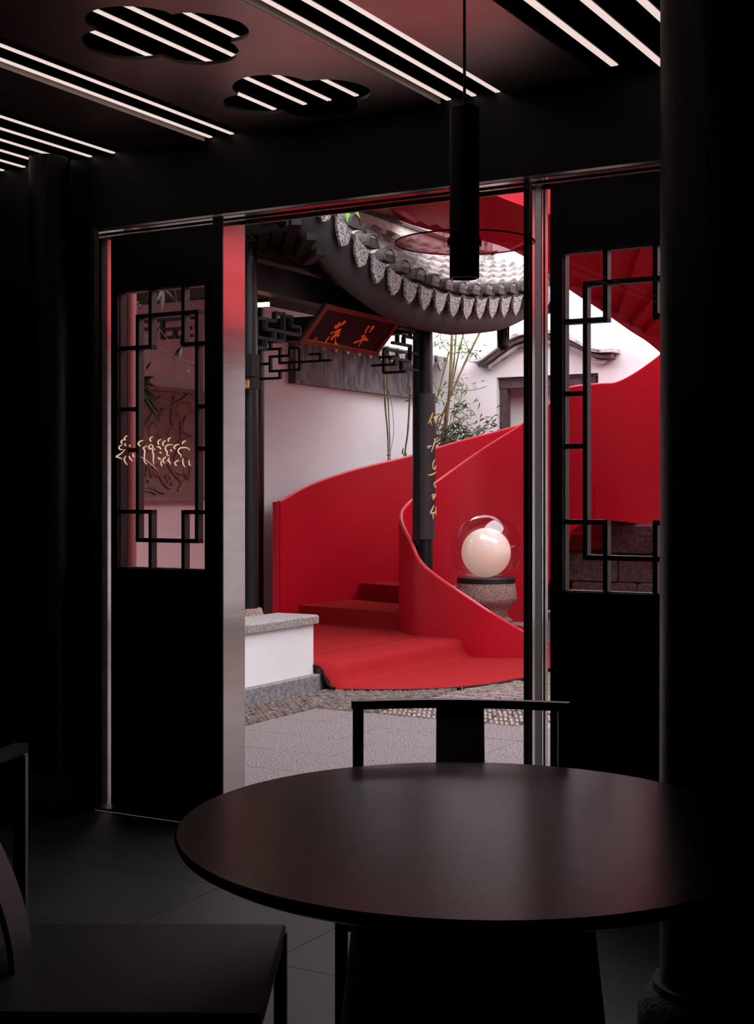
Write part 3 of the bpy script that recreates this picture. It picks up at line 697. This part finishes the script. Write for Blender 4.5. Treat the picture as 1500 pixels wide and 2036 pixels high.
# eave line of the courtyard side
def t2n(t): return B_n+t
EZ = [(-3.5,3.98),(-3.1,3.80),(-2.55,3.54),(-2.19,3.34),(-1.82,3.185),(-1.33,3.075),(-.81,3.04),(-.15,3.05),(.59,3.15),(1.2,3.26),(1.66,3.39),(2.0,3.52)]
def ez(n):
    t = n-B_n
    if t <= EZ[0][0]: return EZ[0][1]
    for (a, b), (c, d) in zip(EZ, EZ[1:]):
        if t <= c: f = (t-a)/(c-a); return b+(d-b)*f
    return EZ[-1][1]
def ezs(n): return (ez(n-.18)+2*ez(n)+ez(n+.18))/4
EU = -2.66; RZ = 3.70
def roof_pt(n, s):                                          # s: 0 at the eave, 1 at the ridge; slightly concave
    z0 = ezs(n)+.05; rz = RZ+max(0,(z0-3.45))*.6
    f = s*.8+.2*s*s; return (EU+(RU-EU)*s, n, z0+(rz-z0)*f)
NA, NB = t2n(-3.45), t2n(1.95)
# pan layer
g = G(); vs = []; fs = []; NN = 40; SS = 8
for i in range(NN+1):
    for j in range(SS+1): vs.append(roof_pt(NA+(NB-NA)*i/NN, j/SS))
for i in range(NN):
    for j in range(SS): a = i*(SS+1)+j; fs.append((a,a+1,a+SS+2,a+SS+1))
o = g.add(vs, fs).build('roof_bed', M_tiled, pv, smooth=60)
md = o.modifiers.new('solid','SOLIDIFY'); md.thickness = .05; md.offset = 0
# rear slope
G().add([(RU,NA,RZ+.05),(RU,NB,RZ+.02),(-5.2,NB,3.32),(-5.2,NA,3.32),(RU,NA,RZ-.02),(RU,NB,RZ-.05),(-5.2,NB,3.25),(-5.2,NA,3.25)],
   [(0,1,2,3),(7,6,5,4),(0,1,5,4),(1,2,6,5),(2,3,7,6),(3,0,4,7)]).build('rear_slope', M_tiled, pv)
# gable / front hip slope that closes the near end
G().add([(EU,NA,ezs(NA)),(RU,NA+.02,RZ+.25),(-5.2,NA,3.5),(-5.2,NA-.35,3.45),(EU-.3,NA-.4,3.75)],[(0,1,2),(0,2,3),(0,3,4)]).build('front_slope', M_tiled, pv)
# cove under the eave
g = G(); vs = []; fs = []
for i in range(NN+1):
    n = NA+(NB-NA)*i/NN; z = ezs(n); k = .22 if n < 7.2 else .22-.06*(n-7.2)
    for du, dz in ((0,.04),(-.01,-.02),(-.04,-k*.55),(-.09,-k),(-.12,-k-.015),(-.5,-k+.26)): vs.append((EU+du-.02, n, z+dz))
m_ = 6
for i in range(NN):
    for j in range(m_-1): fs.append((i*m_+j,i*m_+j+1,(i+1)*m_+j+1,(i+1)*m_+j))
o = g.add(vs, fs).build('eave_cove', M_soffit, pv, smooth=50)
md = o.modifiers.new('solid','SOLIDIFY'); md.thickness = .012
# rows of barrel tiles, end caps and drips
sp = .262; k = 0; n = t2n(-3.42)
tile_no = 0
while n < NB:
    # barrel tiles
    for q in range(7):
        s0, s1 = q/7.0, (q+1.12)/7.0
        a = Vector(roof_pt(n, s0)); b = Vector(roof_pt(n, min(s1,1.02)))
        j_ = random.uniform(-.006,.006)
        d = (b-a).normalized(); side = Vector((0,1,0)); upv = side.cross(d); 
        if upv.z < 0: upv = -upv
        g = G(); vs = []; fs = []; SG = 7
        for e, (p, r, lift) in enumerate(((a,.088,.062),(b,.074,.036))):
            for m2 in range(SG+1):
                an = math.pi*m2/SG; vs.append(p+side*(math.cos(an)*r+j_)+upv*(math.sin(an)*r*.95+lift))
        for m2 in range(SG): fs.append((m2,m2+1,SG+2+m2,SG+1+m2))
        fs.append(tuple(range(SG+1)))
        g.add(vs, fs).build('barrel_tile', M_tile, pv, smooth=50)
    a = Vector(roof_pt(n, 0)); 
    g = G(); P = [(a.x+.055, a.y+.098*math.cos(math.pi*i/10), a.z+.045+.105*math.sin(math.pi*i/10)) for i in range(11)]
    P2 = [(a.x+.035, a.y+.066*math.cos(math.pi*i/8), a.z+.015+.066*math.sin(math.pi*i/8)) for i in range(9)]
    g.poly(P, (-.11,0,0)); o = g.build('end_cap', M_endcap, pv)
    G().tube([(a.x+.058, a.y+.085*math.cos(math.pi*i/10), a.z+.048+.094*math.sin(math.pi*i/10)) for i in range(11)], .009, 5).build('end_cap_rim', M_endcap, o, smooth=60)
    nm = n+sp/2; a = Vector(roof_pt(nm, 0))
    if nm < NB:
        tl = (ez(nm+.1)-ez(nm-.1))/.2
        g = G(); P = [(a.x+.045-.03*(y_/-.2), a.y+x_, a.z+.015+y_+x_*tl) for x_, y_ in drip_outline(.222,.19)]
        g.poly(P, (-.02,0,0)).build('drip_tile', M_drip, pv)
        # pan tiles between the rows (overlapping, low)
        for q in range(5):
            p0, p1 = roof_pt(nm, q/5), roof_pt(nm, (q+1.1)/5)
            G().add([(p0[0],p0[1]-.06,p0[2]+.035),(p0[0],p0[1],p0[2]+.02),(p0[0],p0[1]+.06,p0[2]+.035),(p1[0],p1[1]-.06,p1[2]+.025),(p1[0],p1[1],p1[2]+.01),(p1[0],p1[1]+.06,p1[2]+.025),
                     (p0[0],p0[1]-.06,p0[2]),(p0[0],p0[1]+.06,p0[2])],[(0,1,4,3),(1,2,5,4),(0,1,2,7,6)]).build('pan_tile', M_tile, pv)
    n += sp; k += 1
# ridge: stacked lime-washed courses
def rsheet(u, z0, z1, t_, name, m_):
    P = [(u, NA+(NB-NA)*i/20, RZ+.6*max(0,ezs(NA+(NB-NA)*i/20)-3.4)+z0, RZ+.6*max(0,ezs(NA+(NB-NA)*i/20)-3.4)+z1) for i in range(21)]
    sheet(P, t_).build(name, m_, pv, smooth=40)
rsheet(RU,-.02,.13,.22,'ridge_course',M_ridge); rsheet(RU,.13,.16,.28,'ridge_course',M_endcap); rsheet(RU,.16,.30,.16,'ridge_course',M_ridge); rsheet(RU,.30,.33,.24,'ridge_course',M_endcap); rsheet(RU,.33,.42,.2,'ridge_course',M_ridge)
P = [roof_pt(NA+.3+1.5*i/8, .50+.45*i/8) for i in range(9)]
G().tube([(a,b,c+.14) for a,b,c in P], .075, 10).build('hip_roll', M_ridge, pv, smooth=50)
# right-hand hip end
P = [roof_pt(NB-.05, s/6) for s in range(7)]
G().tube([(a,b,c+.09) for a,b,c in P], .07, 10).build('hip_roll', M_ridge, pv, smooth=50)
# small fresh leaves on the eave
for px, py in ((688,418),(707,425)):
    a = Vector(atuD(px,py-18,10.3)); b = Vector(atuD(px+6,py+8,10.3))
# soffit board that closes the roof from below
G().add([(EU-.3,NA,3.30),(EU-.3,NB,3.24),(RU,NB,3.60),(RU,NA,3.60),(-5.0,NA,3.4),(-5.0,NB,3.4)],[(0,1,2,3),(3,2,5,4)]).build('soffit_board', M_dtim, pv)
# corner rafters near the front corner, dark planks seen from below
for (a, b) in (((530,432),(516,505)),((560,432),(545,492)),((590,440),(566,500)),((620,470),(590,510)),((640,500),(610,520))):
    p, q = atuD(a[0],a[1],9.6), atuD(b[0],b[1],10.3); G().bar(p, q, .07, .05).build('corner_rafter', M_dtim, pv)
G().bar(atuD(500,420,9.9), atuD(525,480,10.4), .2, .12).build('corner_beam', M_dtim, pv)
a = atuD(528,478,10.15); b = atu(690,560,CU+.2)
G().bar(a, b, .05, .12).build('eave_plate', M_dtim, pv)
# hanging carved drop at the far corner
t_ = atu(1001,660,CU); hn = t_[1]
G().lathe([(.028,2.86),(.062,2.90),(.055,2.98),(.045,3.03),(.058,3.035),(.058,3.055),(.048,3.06),(.066,3.14),(.07,3.22)], (CU,hn,0), 14).build('hanging_drop', M_dtim, pv, smooth=25)
g = G()
for k in range(10):
    a = k*math.pi/5; g.bar((CU+.052*math.cos(a),hn+.052*math.sin(a),2.9),(CU+.06*math.cos(a+.2),hn+.06*math.sin(a+.2),3.16),.014,.012)
g.build('drop_carving', M_dtim, pv)
G().bar((CU-.3,hn,3.2),(EU+.1,hn+.1,3.3),.1,.14).build('corner_beam', M_dtim, pv)
# hanging lattices: strokes read in the image, placed on their own upright planes
def fret(segs, f, m_=M_dtim, d=.035, axis='n', w_=.022):
    for (x0,y0,x1,y1) in segs:
        p, q = list(f(x0,y0)), list(f(x1,y1))
        if abs(x1-x0) > abs(y1-y0): z = (p[2]+q[2])/2; p[2] = q[2] = z
        else:
            i = 1 if axis == 'n' else 0; c = (p[i]+q[i])/2; p[i] = q[i] = c
        G().bar(p, q, d if abs(x1-x0) > abs(y1-y0) else w_, w_ if abs(x1-x0) > abs(y1-y0) else d, up=(0,0,1) if abs(x1-x0) > abs(y1-y0) else ((1,0,0) if axis == 'n' else (0,1,0))).build('fret_bar', m_, pv)
A1 = lambda L: [(480+a/8.333,560+b/8.333,480+c/8.333,560+d/8.333) for a,b,c,d in L]
A2 = lambda L: [(740+a/9.375,620+b/9.375,740+c/9.375,620+d/9.375) for a,b,c,d in L]
A3 = lambda L: [(230+a/4.522,560+b/4.522,230+c/4.522,560+d/4.522) for a,b,c,d in L]
fret(A1([(340,1130,670,1110),(645,1110,645,1360),(470,1240,830,1230),(485,1240,485,1490),(630,1355,1500,1300),(470,1490,985,1455),(810,1100,810,1235),(800,1105,960,1100),(815,1340,815,1460),(975,1100,975,1460),(310,1370,475,1360),(645,1490,645,1610),(310,1610,660,1600),(485,1010,485,1125),(1320,1180,1320,1310),(1130,1210,1320,1200)])
     +A2([(0,1005,440,980),(225,700,225,1145),(225,1140,640,1115),(430,860,430,980),(140,850,440,835),(550,900,550,1110)]), lambda x,y: atn(x,y,B_n-.02), axis='u')
fret(A1([(110,740,245,765),(240,590,240,920),(240,595,550,655),(240,915,690,1000),(395,650,395,785),(550,510,550,670),(395,780,960,890),(540,840,540,975),(690,510,690,1000),(390,960,390,1120),(110,1060,390,1120),(550,515,690,545),(820,580,820,730),(700,560,830,590),(820,730,960,760),(960,760,960,890)])
     +A2([(480,310,860,340),(710,330,710,485),(590,465,850,490),(590,465,590,610),(380,590,710,620),(710,620,710,915),(710,770,850,785),(230,700,600,750),(330,870,710,920),(550,920,550,1080),(540,1065,850,1080),(470,430,470,600)]), lambda x,y: atu(x,y,CU), axis='n')
fret(A3([(205,425,410,425),(425,345,425,505),(415,505,560,500),(535,420,535,500),(440,425,680,420),(225,350,225,430),(600,480,600,570),(600,490,690,485),(640,490,640,540),(205,350,700,335)]), lambda x,y: atn(x,y,A_n), axis='u')
# carved bracket lantern beside post A
g = G()
for a,b,c,d in ((496,705,514,716),(496,716,514,750),(497,752,514,774)): 
    p, q = atuD(a,b,10.0), atuD(c,d,10.0); g.box(p[0]-.0,q[0],p[1]-.05,p[1]+.05,q[2],p[2])
g.build('bracket_carving', M_dtim, pv)
p = atuD(500,765,9.93); G().box(p[0]-.02,p[0]+.02,p[1]-.07,p[1]-.05,p[2]-.03,p[2]+.03).build('gilt_inlay', M_gilt, pv)
# warm tube light under the pavilion roof
lt = thing('tube_light', 'warm glowing tube light under the pavilion roof', 'lamp', atuD(515,606,10.9))
a, b = atuD(499,607,10.9), atuD(536,605,10.9)
G().tube([a, b], .016, 8).build('tube', M_warm, lt, smooth=40)
G().bar((a[0],a[1],a[2]+.03),(b[0],b[1],b[2]+.03),.04,.03).build('fitting', M_metal, lt)

# name plaque, tilted out from the beam
O = Vector((-3.2,4.38,2.594)); X_ = Vector((0,1.185,0)); Y_ = Vector((.245,0,.284)); Nn_ = X_.cross(Y_).normalized(); 
if Nn_.x < 0: Nn_ = -Nn_
def plq(px, py, off=0):                                    # point of the plaque's face seen at a pixel
    d = Vector(((px-CX)/F, 1, (HY-py)/F)); du = Vector((d.x*UX+d.y*UY, d.x*NX+d.y*NY, d.z)); c0 = Vector((*w2u(0,0), CH))
    t_ = (O+Nn_*off-c0).dot(Nn_)/du.dot(Nn_); return c0+du*t_
pl = thing('name_plaque', 'dark red lacquered plaque with orange brush characters under the eave', 'sign', tuple(O))
pb = G().poly([O, O+X_, O+X_+Y_, O+Y_], -Nn_*.03).build('board', M_plaq, pl)
x1, y1 = X_.normalized(), Y_.normalized(); w_ = X_.length; h_ = Y_.length
def rim(a0, a1, b0, b1, t_): return [O+x1*a0+y1*b0+Nn_*t_, O+x1*a1+y1*b0+Nn_*t_, O+x1*a1+y1*b1+Nn_*t_, O+x1*a0+y1*b1+Nn_*t_]
g = G(); bw = .034
for r in ((0,w_,0,bw),(0,w_,h_-bw,h_),(0,bw,bw,h_-bw),(w_-bw,w_,bw,h_-bw)): g.poly(rim(*r,0), Nn_*.012)
g.build('fret_border', M_gold, pb)
g = G()
for r in ((bw,w_-bw,bw,bw+.005),(bw,w_-bw,h_-bw-.005,h_-bw),(bw,bw+.005,bw,h_-bw),(w_-bw-.005,w_-bw,bw,h_-bw)): g.poly(rim(*r,0), Nn_*.013)
g.build('border_bead', mat('red_bead', (150,44,34), .4), pb)
zp = lambda L: [(590+x/6.818, 590+y/6.818) for x, y in L]
c1 = [[(510,405),(525,385),(560,375),(570,335),(590,350),(600,370),(655,315),(665,345),(630,375),(580,395),(545,430),(515,430)],[(450,500),(500,465),(505,475),(460,505)],[(505,490),(520,465),(600,430),(610,445),(560,470),(515,500)],
 [(460,580),(490,530),(540,495),(585,455),(590,475),(550,520),(500,550),(470,590)],[(540,530),(575,505),(585,520),(550,545)],[(520,560),(530,545),(525,600),(560,640),(565,660),(515,665),(510,640),(515,600)],[(380,630),(400,580),(450,535),(445,550),(410,590),(390,640)]]
c2 = [[(955,410),(965,395),(985,390),(980,420),(960,430),(945,470),(920,505),(915,500),(935,450)],[(1000,430),(1020,400),(1050,385),(1055,395),(1030,440),(1000,470),(975,480),(985,465),(1010,445)],[(870,555),(890,520),(930,515),(925,540),(900,560)],
 [(770,620),(790,605),(850,590),(900,565),(940,540),(950,565),(970,580),(965,595),(920,590),(880,600),(820,615),(775,635)],[(870,600),(885,600),(850,660),(835,675)]]
for ch in (c1, c2):
    g = G()
    for s_ in ch: g.poly([plq(x,y,.001) for x, y in zp(s_)], Nn_*.004)
    g.build('brush_character', M_char, pb)
G().poly([plq(x,y,.001) for x, y in zp([(205,610),(240,545),(290,550),(255,620)])], Nn_*.003).build('seal', M_seal, pb)

# couplet boards on the posts
def couplet(n, a0, a1, z0, z1, strokes_, label, scl):
    t = thing('couplet_board', label, 'sign', (CU,n,z0))
    r = .104; g = G(); vs = []; fs = []; N = 10
    for i in range(N+1):
        a = math.radians(a0+(a1-a0)*i/N)
        for rr in (r, r+.014):
            for z in (z0, z1): vs.append((CU+rr*math.cos(a), n+rr*math.sin(a), z))
    for i in range(N):
        b = i*4; c = b+4; fs += [(b+2,c+2,c+3,b+3),(b,b+1,c+1,c),(b,c,c+2,b+2),(b+1,b+3,c+3,c+1)]
    fs += [(0,2,3,1),(N*4,N*4+1,N*4+3,N*4+2)]
    bo = g.add(vs, fs).build('board', M_board, t, smooth=40)
    for ch in strokes_:
        g = G()
        for s_ in ch:
            P = []
            for px, py in s_:
                # walk the sight line onto the curved board
                best = None
                for i in range(61):
                    a = math.radians(a0+(a1-a0)*i/60); u_, n_ = CU+(r+.015)*math.cos(a), n+(r+.015)*math.sin(a); p = W(u_, n_)
                    q = CX+F*p.x/p.y; e = abs(q-px)
                    if best is None or e < best[0]: best = (e, u_, n_, CH+(HY-py)/F*p.y)
                P.append(best[1:])
            P = catmull(P, 3); g.tube(P, [scl*(.5+.6*math.sin(math.pi*(j+.5)/len(P))) for j in range(len(P))], 5)
        g.build('carved_character', M_ivory, bo, smooth=60)
zq = lambda L: [(810+x/6.3625, 780+y/6.3625) for x, y in L]
chB = [[[(325,260),(300,320),(265,395)],[(298,350),(298,385),(310,415)],[(330,325),(360,310)],[(355,320),(345,365),(360,380),(366,345)]],
 [[(250,690),(275,690),(305,675)],[(262,715),(268,690)],[(360,590),(335,660),(305,755)],[(345,580),(345,600)]],
 [[(350,850),(325,900),(325,960),(345,975),(366,930)],[(270,1050),(310,1045),(366,1010)]],[[(350,1135),(338,1170),(355,1205),(364,1180)]],
 [[(345,1290),(320,1300),(320,1325),(345,1320),(364,1285)],[(345,1320),(322,1360)]],[[(335,1430),(318,1480),(295,1530),(330,1530),(365,1510)],[(325,1540),(325,1605)],[(362,1450),(362,1560)]]]
couplet(B_n, -75, 12, atu(860,1070,CU)[2], atu(860,786,CU)[2], [[zq(s_) for s_ in ch] for ch in chB], 'dark curved couplet board with gold characters on the post beside the stair', .008)
zq2 = lambda L: [(480+x/4.42, 780+y/4.42) for x, y in L]
chA = [[[(20,95),(45,95),(50,140),(25,215)]],[[(30,360),(45,370),(50,420),(60,440)]],[[(25,570),(45,590),(30,630),(20,600)],[(30,650),(25,690),(42,745),(30,750)]],[[(40,820),(52,835)]],[[(45,880),(52,950),(45,1000),(60,1005)]],[[(25,1110),(30,1150),(22,1200)],[(45,1130),(55,1160),(45,1190),(55,1240)]]]
couplet(A_n, -150, -73, atu(490,1106,CU)[2], atu(490,770,CU)[2], [[zq2(s_) for s_ in ch] for ch in chA], 'dark curved couplet board half hidden by the broad steel post', .005)

# pipe standing in for reflected red light seen through the left fretwork
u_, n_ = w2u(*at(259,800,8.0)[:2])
t = thing('red_reflection_pipe', 'round pipe standing in for reflected red light, seen through the left fretwork window', 'pipe', (u_,n_,0))
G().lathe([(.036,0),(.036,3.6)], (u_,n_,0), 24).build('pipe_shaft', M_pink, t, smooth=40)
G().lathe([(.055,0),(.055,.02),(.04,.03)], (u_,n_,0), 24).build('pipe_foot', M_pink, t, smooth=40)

# ------------------------------------------------------------------ bamboo
def leaf(g, p, d, l, wd, droop=.15, tw=0):
    p = Vector(p); d = Vector(d).normalized(); s = d.cross(Vector((math.sin(tw),math.cos(tw),.3))).normalized()
    up = s.cross(d).normalized(); pts = []
    prof = ((0,.08),(.18,.8),(.4,1),(.7,.65),(1,.02)); vs = []
    for t_, w2 in prof:
        c = p+d*l*t_+Vector((0,0,-droop*l*t_*t_)); vs += [c-s*wd*w2/2, c+up*wd*-.12*w2, c+s*wd*w2/2]
    fs = []
    for i in range(4):
        for j in range(2): fs.append((i*3+j,i*3+j+1,(i+1)*3+j+1,(i+1)*3+j))
    g.add(vs, fs)
def culm(parent, pts, r, m_, name='culm'):
    P = catmull(pts, 6); n = len(P)
    G().tube(P, [r*(1-.25*i/n)*(1.12 if i%6 == 0 else 1) for i in range(n)], 8).build(name, m_, parent, smooth=60)
def from_px(L, D): return [Vector(atuD(x, y, D+d)) for x, y, d in L]
# cluster A: green culms right of post B, behind the outer balustrade
bt = thing('bamboo', 'green bamboo clump rising behind the red balustrade against the white wall', 'bamboo', atuD(880,1200,15.4)[:2]+(0,), None)
D0 = 15.45
def gnd(px, D): return Vector((*w2u((px-CX)/F*D, D), .15))
for L, r, m_ in (([(900,640,0),(897,720,0),(893,790,0),(886,870,0),(880,950,0)],.017,M_culm),([(908,650,.1),(903,720,.1),(893,790,.05),(884,880,0)],.011,M_culm),
                 ([(928,640,.1),(912,705,.1),(895,790,.1),(882,880,.1)],.009,M_culm),([(965,640,.0),(935,700,0),(910,755,0),(885,815,0),(866,875,0)],.0125,M_culm),
                 ([(893,700,.15),(880,750,.15),(868,800,.15)],.010,M_culm),([(890,800,-.05),(884,850,-.05),(878,900,-.05)],.014,M_culmr),([(890,800,-.1),(872,850,-.1),(862,880,-.1)],.009,M_culmr)):
    P = from_px(L, D0)
    if P[-1].z > .6 and L[-1][1] >= 870: P.append(gnd(L[-1][0]-3, D0))
    culm(bt, P, r, m_)
twigs = [[(895,705),(920,700),(950,703)],[(893,765),(912,775),(945,775),(968,768)],[(897,703),(880,685),(876,665)],[(935,700),(925,680),(918,660)],[(885,870),(900,840),(915,800),(920,770)],[(895,890),(930,870),(965,845),(985,825)],[(880,790),(870,775),(862,760)],[(882,880),(920,850),(950,840)]]
g = G()
for L in twigs: g.tube(catmull([Vector(atuD(x,y,D0-.1)) for x, y in L], 4), .0035, 4)
tag(g.build('twigs', M_twig, bt), kind='stuff')
g = G(); gl = G()
for _ in range(430):
    x = random.gauss(905,20); y = random.uniform(795,905)
    if x < 868: x = 868+random.random()*20
    if y < 1010-x*.0-160*random.random()**.5*1.4: y = random.uniform(840,905)
    p = atuD(x, y, D0+random.uniform(-.15,.15)); leaf(g, p, (random.uniform(-1,1),random.uniform(-.4,.4),random.uniform(-.8,.35)), random.uniform(.06,.10), .014, .3, random.random()*3)
for _ in range(150):
    t_ = random.random(); x = 905+85*t_+random.gauss(0,6); y = 893-60*t_+random.gauss(0,9)
    leaf(g, atuD(x,y,D0+random.uniform(-.1,.1)), (random.uniform(-1,1),random.uniform(-.4,.4),random.uniform(-.4,.6)), random.uniform(.05,.09), .013, .3, random.random()*3)
for cx, cy, s_, n_ in ((880,680,10,36),(920,690,12,34),(900,770,14,40),(932,770,14,20),(870,790,8,20),(945,700,10,16),(918,810,10,30)):
    for _ in range(n_):
        leaf(gl if random.random() < .4 else g, atuD(cx+random.gauss(0,s_),cy+random.gauss(0,s_*.8),D0+random.uniform(-.1,.1)), (random.uniform(-1,1),random.uniform(-.4,.4),random.uniform(-.7,.5)), random.uniform(.05,.09), .012, .3, random.random()*3)
tag(g.build('leaves', M_leaf, bt), kind='stuff'); tag(gl.build('young_leaves', M_leafl, bt), kind='stuff')
# cluster B: thin culms behind the plaque
bt2 = thing('bamboo', 'thin bare bamboo culms between the plaque and the left wall', 'bamboo', atuD(772,1200,15.0)[:2]+(0,))
D1 = 15.0
for L, r in (([(764,700,0),(766,800,0),(771,860,0),(773,950,0)],.010),([(769,705,.1),(772,790,.1),(775,870,.1),(776,950,.1)],.007),([(816,770,0),(812,850,0),(806,900,0),(803,960,0)],.011)):
    P = from_px(L, D1)+[gnd(L[-1][0], D1)]; culm(bt2, P, r, M_culm)
g = G()
for L in ([(748,735),(760,758),(766,770)],[(772,775),(780,810),(783,860),(776,900)],[(797,755),(805,775),(816,788)]): g.tube(catmull([Vector(atuD(x,y,D1-.05)) for x, y in L], 4), .003, 4)
tag(g.build('twigs', M_twig, bt2), kind='stuff')
g = G()
for x, y in ((812,788),(816,795),(800,895),(808,900),(803,890),(778,905)): leaf(g, atuD(x,y,D1), (random.uniform(-1,1),0,random.uniform(-1,.2)), .07, .014)
g.build('leaves', M_leaf, bt2)
# cluster C: close bamboo seen through the left fretwork
D2 = 8.6
bt3 = thing('bamboo', 'bamboo with long dark leaves seen through the left fretwork window', 'bamboo', atuD(222,1200,D2)[:2]+(0,))
culm(bt3, [Vector((*w2u((228-CX)/F*D2,D2),0)),Vector(atuD(226,1000,D2)),Vector(atuD(224,760,D2)),Vector(atuD(240,600,D2)),Vector(atuD(258,500,D2))], .012, M_culm)
g = G()
for L in ([(300,560),(290,600),(250,640)],[(240,660),(285,665),(330,700),(365,722),(378,735)],[(300,635),(330,670),(342,692)],[(343,703),(344,730),(345,755)],[(346,700),(350,730),(351,755)],[(232,780),(290,770),(345,756),(365,752)],[(278,748),(290,735),(300,722)],[(278,748),(282,730)],[(230,760),(250,750),(280,745)],[(358,715),(385,722),(405,735)],[(345,560),(352,600),(356,615)]):
    g.tube(catmull([Vector(atuD(x,y,D2)) for x, y in L], 4), .0022, 4)
tag(g.build('twigs', M_twig, bt3), kind='stuff')
LV = [((277,755),(307,748),9),((277,757),(312,768),9),((277,760),(300,756),6),((276,762),(315,793),12),((276,765),(316,793),8),((277,768),(325,828),12),((278,772),(318,838),11),((276,775),(305,815),9),((275,770),(283,822),9),((277,778),(276,828),7),
      ((290,735),(301,718),5),((282,733),(280,718),4),((348,705),(362,688),6),((346,707),(358,704),4),((323,575),(321,622),11),((325,575),(350,598),9),((322,576),(312,600),5),((275,590),(290,572),6),((272,600),(284,612),6),((270,606),(288,600),5),((268,580),(280,570),5),((300,572),(307,602),5),((397,742),(403,760),7),((395,738),(404,750),5),((360,690),(358,714),4),((373,735),(376,742),4),((276,628),(284,640),5),((262,642),(274,632),5),((255,598),(268,582),5),((250,620),(262,604),5)]
for a, b, w_ in LV:
    p = Vector(atuD(*a, D2)); q = Vector(atuD(*b, D2-.05)); g = G(); leaf(g, p, q-p, (q-p).length, w_/F*D2*1.05, .02, -.62); g.build('leaf', M_leafd, bt3)
# leaves above the header at the eave corner
g = G(); ft = None
for a, b, w_ in (((686,400),(692,444),5),((697,400),(716,434),6),((692,400),(695,436),4)):
    p = Vector(atuD(*a, 9.9)); q = Vector(atuD(*b, 9.9)); leaf(g, p, q-p, (q-p).length, w_/F*9.9*1.4, 0, -.62)
p = Vector(atuD(690,398,9.9)); g.tube([p, p+Vector((-.1,.02,.25)), p+Vector((-.35,.1,.5))], .004, 5)
tag(g.build('leaf_sprig', M_leafl, base=tuple(p)), 'bright green leaf tips beside the eave corner', 'leaves')
for o in C.objects:
    if '_b' in o: del o['_b']
